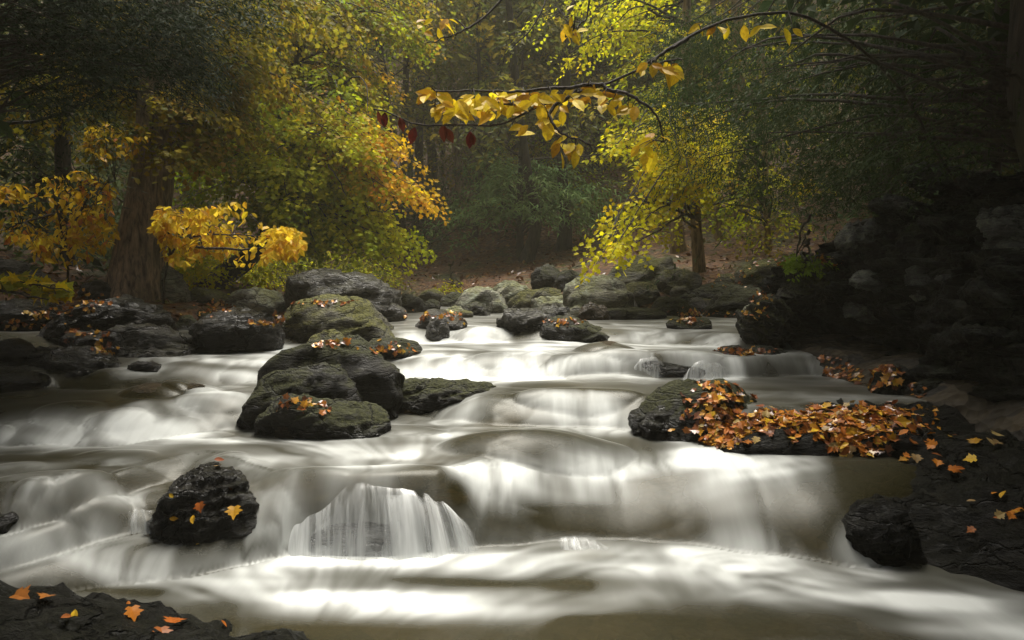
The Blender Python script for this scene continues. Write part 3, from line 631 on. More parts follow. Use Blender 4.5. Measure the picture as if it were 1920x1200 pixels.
disp = 0.22 * fbm(q * 1.3, 4, 70) + 0.2 * fbm(dip * np.array([1.6, 1.6, 5.5]), 4, 71, True) + 0.08 * fbm(dip * np.array([5, 5, 17]), 3, 72, True) + .02 * fbm(q * 16, 3, 73)
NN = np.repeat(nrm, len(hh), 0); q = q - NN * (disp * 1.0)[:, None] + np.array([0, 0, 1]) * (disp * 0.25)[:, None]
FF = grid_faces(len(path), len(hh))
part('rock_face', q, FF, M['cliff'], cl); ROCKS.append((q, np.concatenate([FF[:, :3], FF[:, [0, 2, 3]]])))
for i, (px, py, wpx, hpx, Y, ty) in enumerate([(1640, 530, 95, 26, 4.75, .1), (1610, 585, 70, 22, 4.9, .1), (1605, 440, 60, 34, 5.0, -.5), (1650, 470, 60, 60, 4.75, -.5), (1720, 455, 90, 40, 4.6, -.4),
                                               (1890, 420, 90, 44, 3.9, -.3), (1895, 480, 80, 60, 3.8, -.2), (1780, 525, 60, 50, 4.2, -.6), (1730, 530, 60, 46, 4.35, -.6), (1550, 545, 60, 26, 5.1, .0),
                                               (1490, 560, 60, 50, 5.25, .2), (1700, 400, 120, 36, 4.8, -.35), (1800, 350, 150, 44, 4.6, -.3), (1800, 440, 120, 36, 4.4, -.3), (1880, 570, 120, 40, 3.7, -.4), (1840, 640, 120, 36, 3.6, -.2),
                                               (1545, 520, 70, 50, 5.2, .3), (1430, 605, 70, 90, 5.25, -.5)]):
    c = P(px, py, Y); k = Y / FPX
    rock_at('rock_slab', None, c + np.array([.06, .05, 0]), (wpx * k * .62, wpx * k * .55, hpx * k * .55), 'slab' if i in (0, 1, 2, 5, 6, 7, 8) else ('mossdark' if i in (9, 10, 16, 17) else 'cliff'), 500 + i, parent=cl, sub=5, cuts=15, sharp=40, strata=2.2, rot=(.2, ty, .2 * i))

# one tree of all rocks and ground for resting leaves
allV, allF, off = [], [], 0
for v, f in ROCKS + [(np.stack([XX, YY, gz], -1).reshape(-1, 3), None)]:
    if f is None: f4 = grid_faces(*XX.shape); f = np.concatenate([f4[:, :3], f4[:, [0, 2, 3]]])
    allV.append(v); allF.append(f + off); off += len(v)
BVH = BVHTree.FromPolygons(np.concatenate(allV).tolist(), np.concatenate(allF).tolist())
def drop(x, y, z=2.5):
    h = BVH.ray_cast(Vector((x, y, z)), Vector((0, 0, -1)))
    return (np.array(h[0]), np.array(h[1])) if h[0] is not None else (None, None)
def shoot(px, py):
    d = ray(px, py); h = BVH.ray_cast(Vector(C0), Vector(d).normalized())
    return (np.array(h[0]), np.array(h[1])) if h[0] is not None else (None, None)

# ------------------------------------------------------------------ leaves
def tmpl(outline, center, fold=.25, droop=.12):
    o = np.array(outline, float); v = np.vstack([[center], o]); w = fold * np.abs(v[:, 1]) - droop * v[:, 0] ** 2
    n = len(o); F = np.array([[0, 1 + i, 1 + (i + 1) % n] for i in range(n)])
    return np.c_[v, w], F
half = [(.0, .0), (.18, .17), (.42, .27), (.68, .22), (.88, .09), (1, 0)]
OVAL = tmpl(half + [(u, -v) for u, v in half[-2:0:-1]], (.45, 0))
hm = [(0, .0), (-.08, .22), (.1, .46), (.2, .3), (.42, .62), (.5, .34), (.62, .36), (.66, .18), (1, 0)]
MAPLE = tmpl(hm + [(u, -v) for u, v in hm[-2:0:-1]], (.28, 0), .2, .15)
hs_ = [(0, 0), (.1, .38), (.45, .3), (.6, .42), (.7, .12), (1, 0)]
LOBED = tmpl(hs_ + [(u, -v) for u, v in hs_[-2:0:-1]], (.3, 0), .15, .1)
DIAM = (np.array([[0, 0, 0], [.45, .3, .07], [1, 0, -.08], [.45, -.3, .07]]), np.array([[0, 2, 1], [0, 3, 2]]))
WIDE = (np.array([[0, 0, 0], [.35, .42, .08], [1, 0, -.1], [.35, -.42, .08]]), np.array([[0, 2, 1], [0, 3, 2]]))
NEED = (np.array([[0, .1, 0], [1, 0.0, -.05], [0, -.1, 0]]), np.array([[0, 1, 2]]))
def leaves(Pp, D, Nn, size, T, col):
    D = norm(D); Sv = norm(np.cross(Nn, D)); Nn = np.cross(D, Sv); tv, tf = T
    size = np.broadcast_to(size, (len(Pp),))
    V = Pp[:, None] + size[:, None, None] * (tv[None, :, 0:1] * D[:, None] + tv[None, :, 1:2] * Sv[:, None] + tv[None, :, 2:3] * Nn[:, None])
    F = (np.arange(len(Pp)) * len(tv))[:, None, None] + tf[None]
    return V.reshape(-1, 3), F.reshape(-1, 3), np.repeat(col, len(tv), 0)
def pick(rng, pal, n):
    c = np.array([p[1] for p in pal]); wt = np.array([p[0] for p in pal], float); return c[rng.choice(len(c), n, p=wt / wt.sum())]
def blob_points(rng, blobs, n, gap=.1, freq=1.3, seed=1, layer=0):
    """n points through thick leaf volumes; blob = (px, py, rx, ry, Y0, Y1, weight)"""
    B = np.array(blobs, float); wt = B[:, 6] / B[:, 6].sum(); out = []; have = 0
    while have < n:
        k = max(64, int((n - have) * 2.2)); b = B[rng.choice(len(B), k, p=wt)]; r = np.sqrt(rng.uniform(size=k)); a = rng.uniform(0, 2 * math.pi, k)
        p = P(b[:, 0] + b[:, 2] * r * np.cos(a), b[:, 1] + b[:, 3] * r * np.sin(a), b[:, 4] + (b[:, 5] - b[:, 4]) * rng.uniform(size=k))
        p = p[noise(p * freq * np.array([1, 1, 1.8]), seed) >= gap + rng.normal(size=k) * .12]
        if layer:
            tl = .12 * p[:, 0] + .10 * p[:, 1]; wv = .25 * np.sin(p[:, 0] * 2.1)
            p[:, 2] = (np.round((p[:, 2] + tl) / layer + wv) - wv) * layer - tl + rng.normal(size=len(p)) * layer * .13
        out.append(p); have += len(p)
    return np.concatenate(out)[:n]
def spray_leaves(rng, A, axis, L, m, size, pal, T, droop=.35, spread=.35, tilt=.5, jit=.2, head=None, face=0.0):
    n = len(A); H = A - axis; H[:, 2] = 0; H = norm(H + rng.normal(size=(n, 3)) * np.array([.5, .5, 0])); H[:, 2] = -droop * rng.uniform(.2, 1.5, n)
    if head is not None: H = H * .4 + np.array(head) + rng.normal(size=(n, 3)) * .25
    H = norm(H); U = norm(np.array([0, 0, 1.0]) + rng.normal(size=(n, 3)) * tilt * np.array([1, 1, .3]) + np.array([0, -face, 0])); Sv = norm(np.cross(U, H)); U = np.cross(H, Sv)
    Ls = L * rng.uniform(.6, 1.3, n); t = (np.arange(m) + .5) / m
    side = np.where(np.arange(m) % 2 == 0, 1, -1) * 1.0
    wv = spread * (1 - .75 * t) * side * rng.uniform(.1, 1.0, (n, m))
    Pp = A[:, None] + H[:, None] * (Ls[:, None] * t)[..., None] + Sv[:, None] * (Ls[:, None] * wv)[..., None] - np.array([0, 0, 1]) * (0.25 * Ls[:, None] * t ** 2)[..., None]
    Pp = Pp + rng.normal(size=Pp.shape) * (.06 * L)
    D = H[:, None] * .6 + Sv[:, None] * side[None, :, None] * .9 + np.array([0, 0, -.3]) + rng.normal(size=Pp.shape) * .35
    Un = U[:, None] + rng.normal(size=Pp.shape) * .38
    c = np.repeat(pick(rng, pal, n)[:, None], m, 1) * (1 + rng.normal(size=(n, m, 1)) * jit); other = pick(rng, pal, n * m).reshape(n, m, 3)
    c = np.clip(c * .7 + other * .3, .002, .9)
    sz = size * rng.uniform(.65, 1.3, n * m)
    return leaves(Pp.reshape(-1, 3), D.reshape(-1, 3), Un.reshape(-1, 3), sz, T, c.reshape(-1, 3))
def limbs(rng, trunk, A, k, r0=.022, seg=5, sag=.1):
    """thin limbs from points on the trunk out to a few of the leaf clusters"""
    acc = Acc(); trunk = np.asarray(trunk)
    for i in rng.choice(len(A), min(k, len(A)), replace=False):
        e = A[i]; d = np.linalg.norm(trunk - e + np.array([0, 0, .5]), axis=1); s = trunk[np.argmin(d + rng.uniform(0, .8, len(d)))]
        mid = (s + e) / 2 + rng.normal(size=3) * .12 * np.linalg.norm(e - s) * np.array([.5, .5, .5]) + np.array([0, 0, sag * np.linalg.norm(e - s)])
        p = smooth_path([s, mid, e], 10) + np.cumsum(rng.normal(size=(10, 3)) * .012, 0)
        acc.add(*tube(p, np.linspace(r0, .004, 10), seg))
    return acc.get()
def trunk_mesh(rng, pts, rad, seg=16, n=40, ridge=.06, flare=0.0):
    p = smooth_path(pts, n); r = np.interp(np.linspace(0, 1, n), np.linspace(0, 1, len(rad)), rad)
    V, F = tube(p, r, seg); V = V.reshape(n, seg, 3); th = np.linspace(0, 2 * math.pi, seg, endpoint=False)
    ph = p[:, None, :] * 0 + np.stack([np.cos(th) * 3.6, np.sin(th) * 3.6, th * 0], -1)[None] + np.array([0, 0, 1]) * p[:, 2][:, None, None] * 1.2
    k = 1 + ridge * fbm(ph, 4, int(rng.integers(999))) + (.5 * ridge * fbm(ph * np.array([3.2, 3.2, 1.1]), 3, 5, True) if seg > 40 else 0)
    if flare: k = k + flare * np.exp(-(p[:, 2] - p[0, 2]) / .35)[:, None] * (1 + .55 * np.cos(5 * th + 1.0) + .4 * np.cos(3 * th))[None]
    V = p[:, None] + (V - p[:, None]) * k[..., None]
    return V.reshape(-1, 3), F, p
def gz_at(x, y): return float(ground(np.array([x]), np.array([y]))[0])
def tree(name, label, cat, pts, rad, bark, crown=None, group=None, seed=0, seg=16, n=40, nl=24, ridge=.06, flare=0.0, leafmat='leaf', r0=.022):
    """crown: list of (V,F,C, anchors)"""
    rng = np.random.default_rng(seed); pts = np.array(pts, float)
    root = thing(name, label, cat, pts[0], group)
    V, F, p = trunk_mesh(rng, pts, rad, seg, n, ridge, flare); part('trunk', V, F, M[bark], root)
    if crown:
        A = crown[0][3]
        if nl: part('limbs', *limbs(rng, p[len(p) // 5:], A, nl, r0), M['bark_dark'], root, kind='stuff')
        for c in crown:
            if len(c) > 4: part('limbs', *c[4], M['bark_dark'], root, kind='stuff')
        acc = Acc()
        for c in crown: acc.add(*c[:3])
        V, F = acc.get(); part('crown', V, F, M[leafmat], root, smooth=False, col=acc.cols(), kind='stuff')
    return root, p
def cr(rng, blobs, n, axis, L, m, size, pal, T, gap=.05, freq=1.3, layer=0, **k):
    A = blob_points(rng, blobs, n, gap, freq, int(rng.integers(99)), layer); return (*spray_leaves(rng, A.copy(), np.asarray(axis), L, m, size, pal, T, **k), A)

def bough_crown(rng, trunk, blobs, nb, ns, m, size, pal, T, L=.32, lat=.3, droop=.3, gap=-.1, freq=1.0, r0=.018, tilt=.38, face=.15):
    """drooping layered boughs: limb from the trunk, flat leaf sprays along its outer part"""
    tips = blob_points(rng, blobs, nb, gap, freq, int(rng.integers(99))); A, H, acc = [], [], Acc(); trunk = smooth_path(trunk, 40)
    for tip in tips:
        dh = np.linalg.norm(trunk[:, :2] - tip[:2], axis=1); st = trunk[np.argmin(np.abs(trunk[:, 2] - (tip[2] - .05 + .22 * dh)) + rng.uniform(0, .25, len(trunk)))]
        ln = np.linalg.norm(tip - st); mid = st + (tip - st) * .55 + np.array([0, 0, .14 * ln]) + rng.normal(size=3) * .06 * ln
        pa = smooth_path([st, mid, tip], 14); pa[1:] += np.cumsum(rng.normal(size=(13, 3)) * .010 * min(ln, 2), 0); acc.add(*tube(pa, np.linspace(min(r0, .011 * ln + .003), .003, 14), 5))
        t = rng.uniform(max(.25, 1 - 1.5 / max(ln, .1)), 1.0, ns); i = np.clip((t * 13).astype(int), 0, 12); f = (t * 13 - i)[:, None]
        pos = pa[i] * (1 - f) + pa[i + 1] * f; tan = norm(pa[i + 1] - pa[i]); la = norm(np.cross(tan, [0, 0, 1.0])); sg = rng.choice([-1.0, 1.0], ns)[:, None]
        A.append(pos + la * sg * lat * rng.uniform(0, 1, (ns, 1)) * (1.2 - t)[:, None] * min(ln, 1.6)); H.append(tan * .7 + la * sg * rng.uniform(.2, .9, (ns, 1)) - np.array([0, 0, droop]))
    A = np.concatenate(A); H = np.concatenate(H)
    V, F, C_ = spray_leaves(rng, A.copy(), trunk[0], L, m, size, pal, T, tilt=tilt, head=H * 2.0, face=face, spread=.45)
    return V, F, C_, A, acc.get()
GREEN = [(3, (.22, .32, .012)), (2, (.34, .40, .014)), (1.4, (.46, .44, .014))]
LIME = [(3, (.46, .5, .014)), (2, (.6, .54, .014)), (1, (.32, .42, .014))]
ORNG = [(3, (.72, .38, .014)), (2, (.74, .5, .014)), (.5, (.6, .22, .014))]
OLIVE = [(3, (.22, .2, .014)), (2, (.33, .25, .014)), (.7, (.34, .18, .02)), (1, (.14, .17, .02))]
GOLD = [(3, (.74, .5, .03)), (2, (.76, .56, .04)), (1, (.66, .34, .02))]
YEL = [(3, (.78, .68, .012)), (2, (.7, .66, .012)), (1, (.76, .52, .012))]
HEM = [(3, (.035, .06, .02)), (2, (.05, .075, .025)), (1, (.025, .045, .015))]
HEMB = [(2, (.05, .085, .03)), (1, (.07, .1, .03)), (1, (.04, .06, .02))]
FAR_ = [(3, (.11, .13, .025)), (2, (.19, .18, .025)), (1, (.3, .22, .025)), (1, (.07, .1, .03))]
def hemlock(rng, blobs, n, axis, L=.5, gap=-.05, freq=1.1, pal=HEM, m=34, need=.07, **k):
    return cr(rng, blobs, n, axis, L, m, need, pal, (NEED[0] * np.array([1, 1.0, 1]), NEED[1]), gap, freq, spread=.45, tilt=.25, droop=.25, **k)

rg = np.random.default_rng(7)
# thick leaning tree on the left bank
b0 = P(252, 566, 6.55); b0[2] = gz_at(b0[0], b0[1]) - .05
axis = P(285, 300, 6.7)
T1 = [b0, P(262, 470, 6.6), P(278, 380, 6.65), P(288, 300, 6.7), P(296, 180, 6.8), P(310, -150, 7.0), P(330, -900, 7.3)]
oliv = bough_crown(rg, T1, [(300, 130, 230, 110, 6.5, 9.0, 2), (480, 190, 180, 120, 7.0, 9.2, 2.2), (320, 230, 120, 60, 6.3, 7.6, .9), (600, 100, 170, 100, 7.2, 9.6, 1.6), (150, 170, 150, 120, 6.2, 8.6, 1.1), (430, 40, 250, 60, 6.5, 9, 1.2)], 130, 12, 13, .058, OLIVE, LOBED)
over = cr(rg, [(-720, -900, 700, 450, 4.5, 7.0, 1)], 800, axis, 1.0, 16, .16, HEM, WIDE, gap=-.3, freq=.5)  # crown above the frame, added to shade the left side
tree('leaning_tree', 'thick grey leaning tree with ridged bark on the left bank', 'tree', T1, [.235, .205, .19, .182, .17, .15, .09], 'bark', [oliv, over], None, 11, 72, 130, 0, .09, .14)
# maple with the green, lime and orange crown, from the leaning dark trunk
m0 = P(388, 548, 8.2); m0[2] = gz_at(m0[0], m0[1]) - .08
ax = P(480, 250, 8.3)
MT = [m0, P(425, 512, 8.5), P(470, 478, 8.7), P(520, 400, 8.9), P(540, 250, 9.0), P(560, 60, 9.1), P(570, -300, 9.2)]
gre = bough_crown(rg, MT, [(560, 390, 110, 60, 7.9, 9.3, 1.7), (470, 340, 130, 80, 8.1, 9.7, 1.6), (650, 350, 80, 90, 7.7, 9.3, 1.6), (590, 230, 160, 80, 7.9, 9.7, 1.7), (600, 440, 90, 25, 7.9, 8.9, .8), (420, 230, 120, 80, 8.1, 9.7, 1)], 95, 13, 14, .055, GREEN, LOBED, face=.35)
lim = bough_crown(rg, MT, [(690, 300, 70, 80, 7.5, 8.7, 1.6), (720, 410, 55, 45, 7.6, 8.7, 1.2), (640, 430, 90, 35, 7.5, 8.5, 1.1), (560, 260, 150, 60, 7.6, 9.1, 1), (745, 445, 30, 25, 7.7, 8.5, .5), (540, 330, 90, 60, 7.5, 8.3, .9)], 70, 13, 14, .055, LIME, LOBED, face=.35)
org = bough_crown(rg, MT, [(790, 380, 35, 30, 7.7, 8.7, 1.5), (715, 260, 45, 25, 7.7, 8.5, 1), (755, 330, 25, 30, 7.7, 8.5, .8), (720, 140, 60, 40, 8.5, 9.5, .8), (775, 430, 15, 15, 7.9, 8.5, .3)], 30, 11, 13, .055, ORNG + [(2, (.44, .36, .02))], LOBED, face=.35)
upp = bough_crown(rg, MT, [(720, 110, 90, 90, 8.5, 10.5, 1.5), (600, 40, 150, 70, 8.5, 10.7, 1), (800, 60, 70, 70, 9.3, 11.1, .8), (500, 60, 150, 80, 8.5, 10.7, .7)], 60, 12, 13, .055, OLIVE + OLIVE + GREEN + [(1, (.42, .24, .02))], LOBED)
tree('maple_tree', 'maple with lime green crown edged in orange, on a dark slanting trunk', 'tree',
     MT, [.16, .135, .12, .1, .08, .06, .03], 'bark_dark', [gre, lim, org, upp], None, 13, 24, 50, 0, .06, .1)
# golden-leaved tree far right (bright yellow)
ax = P(1300, 250, 8.8); y0 = P(1312, 512, 9.2); y0[2] = gz_at(y0[0], y0[1]) - .05
YT = [y0, P(1306, 440, 9.2), P(1300, 330, 9.1), P(1290, 150, 9.0), P(1285, -300, 9)]
yel = bough_crown(rg, YT, [(1160, 395, 85, 38, 6.5, 7.5, 2), (1220, 350, 70, 40, 6.5, 7.7, 2), (1150, 435, 45, 20, 6.5, 7.1, .7), (1270, 310, 50, 40, 6.9, 7.9, 1), (1215, 440, 55, 20, 6.7, 7.5, .9), (1135, 475, 18, 18, 6.5, 6.9, .3), (1170, 285, 60, 45, 6.9, 7.7, .7), (1105, 345, 45, 35, 6.7, 7.1, .3)],
         78, 8, 12, .056, YEL + [(1.5, (.5, .52, .014))], LOBED, face=.35, L=.28, lat=.26)
yl2 = bough_crown(rg, YT, [(1090, 110, 90, 60, 8.2, 10, 1.4), (1150, 40, 90, 50, 8.2, 10, 1), (1190, 210, 50, 40, 8, 9.4, .8), (1000, 60, 60, 40, 8.6, 10.4, .4)], 26, 11, 13, .05, YEL + LIME + LIME, LOBED)
tree('yellow_maple', 'slender maple with bright yellow sprays reaching over the far bank', 'tree', [y0, P(1306, 440, 9.2), P(1300, 330, 9.1), P(1290, 150, 9.0), P(1285, -200, 9)], [.085, .075, .065, .05, .03], 'bark_pale', [yel, yl2], None, 17, 16, 40, 0, .05, .1)

# straight trunks of the far wood
BG = [(863, 528, 16, .11, 'straight grey trunk rising alone from the far leaf slope', 'bark'), (912, 500, 18, .16, 'dark trunk half hidden behind the small hemlock', 'bark_dark'), (985, 538, 13, .10, 'crooked dark trunk leaning over the far boulders', 'bark_dark'),
      (1057, 532, 13.5, .11, 'dark straight trunk beside the bright yellow sprays', 'bark_dark'), (808, 508, 18, .12, 'dark far trunk right of the maple crown', 'bark_dark'), (785, 523, 16, .1, 'slim far trunk under the orange maple leaves', 'bark_dark'),
      (757, 528, 15, .08, 'thin far trunk behind the maple crown', 'bark_dark'), (735, 532, 14, .09, 'leaning far trunk under the lime maple leaves', 'bark_dark'), (700, 510, 16, .12, 'dim far trunk in the mist behind the boulders', 'bark_dark'),
      (1272, 513, 11.5, .085, 'pale straight trunk under the yellow maple', 'bark_pale'), (1350, 502, 12, .06, 'slim pale sapling trunk on the sunlit bank', 'bark_pale'), (1385, 485, 13, .13, 'stout pale trunk on the sunlit bank', 'bark_pale'),
      (1330, 500, 14, .05, 'thin brown sapling between the pale trunks', 'bark_pale'), (1415, 470, 14, .1, 'pale trunk beside the dark rock wall', 'bark_pale'), (1120, 520, 17, .1, 'shaded trunk behind the sloping mossy slab', 'bark_dark'), (640, 500, 19, .1, 'faint trunk behind the maple crown in the haze', 'bark_dark'),
      (835, 520, 17, .055, 'slim pale trunk left of the straight grey trunk', 'bark'), (890, 515, 15, .05, 'slim sapling trunk between grey trunk and hemlock', 'bark_dark'), (940, 505, 19, .07, 'slim trunk behind the small hemlock', 'bark_dark'), (1020, 510, 18, .06, 'slim trunk right of the crooked one', 'bark_dark'),
      (1085, 515, 16, .05, 'slim trunk beneath the left yellow sprays', 'bark_dark'), (770, 515, 19, .06, 'slim trunk deep behind the orange maple leaves', 'bark_dark'), (1230, 500, 15, .06, 'slim brown trunk behind the pale straight one', 'bark_pale'), (960, 480, 22, .13, 'distant trunk high on the leaf slope', 'bark_dark'), (1180, 470, 21, .12, 'distant trunk behind the yellow sprays', 'bark_dark'), (560, 500, 15, .1, 'shadowy trunk in the green undergrowth', 'bark_dark')]
for i, (px, py, Y, r, lab, bk) in enumerate(BG):
    x = P(px, py, Y)[0]; z = gz_at(x, Y) - .1; rr = np.random.default_rng(900 + i)
    hgt = rr.uniform(6.5, 9); lean = rr.normal(size=2) * .25; wob = .25 if i == 2 else .06
    pts = [np.array([x, Y, z])] + [np.array([x + lean[0] * t + rr.normal() * wob, Y + lean[1] * t, z + hgt * t]) for t in (.12, .25, .45, .7, 1)]
    cb = []
    if i != 10 and i != 12:
        tp = np.array(pts[-1]); nA = 115 if bk != 'bark_pale' else 60; A = np.array([x, Y, z]) + np.c_[rr.normal(size=nA) * 1.2, rr.normal(size=nA) * 1.1, rr.uniform(.28, 1.05, nA) * hgt]
        A = A[noise(A * .8, 3) > -.25]
        V_, F_, C_ = spray_leaves(rr, A.copy(), pts[2], .75, 24, .13, FAR_ if bk != 'bark_pale' else OLIVE + LIME, DIAM, spread=.4, tilt=.35, droop=.5)
        cb = [(V_, F_, C_, A)]
    tree('forest_tree', lab, 'tree', pts, [r * 1.25, r, r * .92, r * .85, r * .6, r * .2], bk, cb, 'trees of the far wood', 900 + i, 12, 26, 16, .08, .3)
# deep wood behind: more trees up the slope, whose trunks are hidden
for i in range(26):
    rr = np.random.default_rng(1500 + i); Y = rr.uniform(17, 34); x = rr.uniform(-.72, .72) * Y; z = gz_at(x, Y) - .2; hgt = rr.uniform(9, 13); r = rr.uniform(.1, .18)
    pts = [np.array([x, Y, z]), np.array([x, Y, z + hgt * .5]), np.array([x + rr.normal() * .3, Y, z + hgt])]
    A = np.array([x, Y, z]) + np.c_[rr.normal(size=210) * 1.6, rr.normal(size=210) * 1.4, rr.uniform(.08, 1.0, 210) * hgt]
    V_, F_, C_ = spray_leaves(rr, A.copy(), pts[1], 1.1, 20, .24, FAR_ if i % 3 else HEMB, DIAM, spread=.4, tilt=.35, droop=.5)
    tree('forest_tree', 'hazy evergreen and russet tree crowding the slope behind the far wood', 'tree', pts, [r, r * .7, r * .2], 'bark_dark', [(V_, F_, C_, A)], 'deep wood on the slope', 1500 + i, 8, 12, 0)
# hemlocks downstream, beside and behind the camera, most added to block sky fill
for i, (x, y, lab) in enumerate([(4.6, -1.5, 'hemlock added on top of the cliff downstream of the leaf drift to block sky light'),
                                 (1.6, -7, 'unseen broad hemlock added downstream to close off sky light'), (-2.2, -8, 'unseen hemlock added behind the view to cut sky light'), (5.6, 2.6, 'tall hemlock added behind the cliff top to block sky light'), (-7.5, 5.5, 'tall hemlock deep in the left bank wood'), (6.0, 6.5, 'tall hemlock behind the upstream end of the cliff')]):
    rr = np.random.default_rng(1700 + i); z = gz_at(x, y) - .1; hgt = 10.0
    pts = [np.array([x, y, z]), np.array([x, y, z + 5]), np.array([x, y, z + hgt])]
    A = np.array([x, y, z]) + np.c_[np.clip(rr.normal(size=(330, 2)), -1.6, 1.6) * 1.5, rr.uniform(.18 if abs(x) > 5 or y < -4 else .36, 1.0, 330) * hgt]
    V_, F_, C_ = spray_leaves(rr, A.copy(), pts[1], 1.1, 24, .22, HEM, DIAM, spread=.45, tilt=.3, droop=.4)
    tree('hemlock_tree', lab, 'tree', pts, [.22, .16, .05], 'bark_dark', [(V_, F_, C_, A)], None, 1700 + i, 10, 14, 0, leafmat='needle')
for i, (x, y) in enumerate([(4.5, 8.2), (5.4, 7.8), (5.9, 10.9), (6.6, 9.6), (6.2, 11.8), (7.9, 10.8), (8.6, 13.0), (7.2, 14.0), (9.8, 15.0), (-5.6, 8.6), (-7.0, 10.2), (-7.4, 8.4)]):
    rr = np.random.default_rng(1800 + i); z = gz_at(x, y) - .1; hgt = rr.uniform(6, 8)
    pts = [np.array([x, y, z]), np.array([x + .05, y, z + hgt / 2]), np.array([x, y, z + hgt])]
    A = np.array([x, y, z]) + np.c_[rr.normal(size=260) * .85, rr.normal(size=260) * .8, rr.uniform(.06, 1.0, 260) ** 1.2 * hgt]
    V_, F_, C_ = spray_leaves(rr, A.copy(), pts[1], .7, 26, .1, HEMB + [(1, (.12, .11, .02))], NEED if i < 3 else DIAM, spread=.45, tilt=.3, droop=.45)
    tree('hemlock_tree', ['dark young hemlock just behind the cliff corner', 'dark young hemlock behind the middle of the cliff top', 'slim hemlock right of the pale trunks', 'bushy hemlock behind the cliff top twigs', 'hemlock in the second row above the cliff', 'shadowed hemlock in the second row behind the bare twigs',
          'tall dim hemlock high on the slope above the cliff', 'dim hemlock between pale trunks and cliff slope', 'farthest dim hemlock on the slope above the cliff', 'dark hemlock behind the dusky golden sapling', 'dim hemlock deep in the left wood', 'dark hemlock behind the grey slab of the left bank'][i], 'tree', pts, [.1, .07, .02], 'bark_dark', [(V_, F_, C_, A)], None, 1800 + i, 8, 14, 14, leafmat='needle')
# small green hemlock in the middle
h0 = P(975, 525, 13.4); h0[2] = gz_at(h0[0], h0[1]) - .05
tree('hemlock_tree', 'small feathery green hemlock in the middle of the far bank', 'tree', [h0, h0 + np.array([0, 0, 1.2]), h0 + np.array([.05, 0, 4.0])], [.08, .06, .02], 'bark_dark',
     [hemlock(rg, [(920, 400, 90, 40, 12.6, 14, 1), (1020, 375, 95, 45, 12.6, 14, 1.4), (985, 330, 70, 40, 13, 14, .8), (880, 410, 45, 18, 12.8, 13.6, .4)], 230, h0, .7, layer=.42, gap=-.2, pal=[(2, (.13, .22, .07)), (1, (.17, .24, .07))], m=30, need=.15)], None, 23, 10, 20, 20, leafmat='needle')
# dark hemlock hanging over the upper left
hl = np.array([-3.7, 4.2, 0.0]); hl[2] = gz_at(-3.7, 4.2)
hl = P(-260, 520, 5.6); hl[2] = gz_at(hl[0], hl[1]) - .1
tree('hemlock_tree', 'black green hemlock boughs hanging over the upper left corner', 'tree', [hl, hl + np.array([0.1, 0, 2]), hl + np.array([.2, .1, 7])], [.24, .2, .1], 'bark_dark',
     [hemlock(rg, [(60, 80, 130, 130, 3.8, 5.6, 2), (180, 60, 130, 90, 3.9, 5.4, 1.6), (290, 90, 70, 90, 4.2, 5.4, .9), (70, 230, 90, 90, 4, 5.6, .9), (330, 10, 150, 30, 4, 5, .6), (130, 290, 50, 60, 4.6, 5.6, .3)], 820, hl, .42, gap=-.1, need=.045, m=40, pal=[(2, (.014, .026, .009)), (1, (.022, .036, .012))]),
      (lambda c: c)(cr(rg, [(-650, -950, 700, 420, 2.0, 5.4, 1), (-220, -960, 380, 380, 2.6, 4.0, 1), (20, -760, 260, 160, 4.6, 5.8, .25)], 1150, hl, 1.0, 14, .17, HEM, WIDE, gap=-.3, freq=.5))], None, 29, 14, 30, 60, leafmat='needle')  # second crown: overhead leaves out of view, added to shade the left water
# dark hemlock over the right with bare twigs
hr = np.array([3.3, 3.9, 1.3])
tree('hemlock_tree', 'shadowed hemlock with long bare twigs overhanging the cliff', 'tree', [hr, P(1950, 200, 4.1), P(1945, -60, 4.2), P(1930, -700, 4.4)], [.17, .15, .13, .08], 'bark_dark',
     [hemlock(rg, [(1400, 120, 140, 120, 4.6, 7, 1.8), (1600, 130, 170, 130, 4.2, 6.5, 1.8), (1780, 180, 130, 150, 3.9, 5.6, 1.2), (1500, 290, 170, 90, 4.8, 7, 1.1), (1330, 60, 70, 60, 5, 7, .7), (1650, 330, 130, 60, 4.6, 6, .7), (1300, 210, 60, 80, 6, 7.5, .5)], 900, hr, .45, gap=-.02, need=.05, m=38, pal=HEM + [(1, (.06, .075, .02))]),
      cr(rg, [(2200, -880, 700, 430, 2.2, 6.5, 1), (2120, -900, 450, 300, 2.2, 4.6, .8)], 1900, hr, .9, 15, .125, HEM, WIDE, gap=-.3, freq=.5)], None, 31, 14, 30, 52, r0=.018, leafmat='needle')  # second crown: overhead leaves out of view, added to darken cliff and right bank
# olive sunlit saplings behind the right hemlock
os_ = P(1440, 500, 10.5); os_[2] = gz_at(os_[0], os_[1])
tree('young_birch', 'young tree with hazy olive leaves above the sunlit bank', 'tree', [os_, P(1436, 350, 10.4), P(1430, 100, 10.4)], [.06, .05, .02], 'bark_pale',
     [cr(rg, [(1370, 350, 80, 90, 9, 11.5, 2), (1450, 380, 70, 70, 9.5, 11.5, 1), (1340, 250, 70, 60, 9, 11, 1), (1300, 400, 50, 70, 10, 12, .6), (1420, 430, 60, 50, 10, 12, .8)], 170, os_, .5, 16, .06, OLIVE + LIME, LOBED, gap=.0)], None, 37, 10, 20, 26)

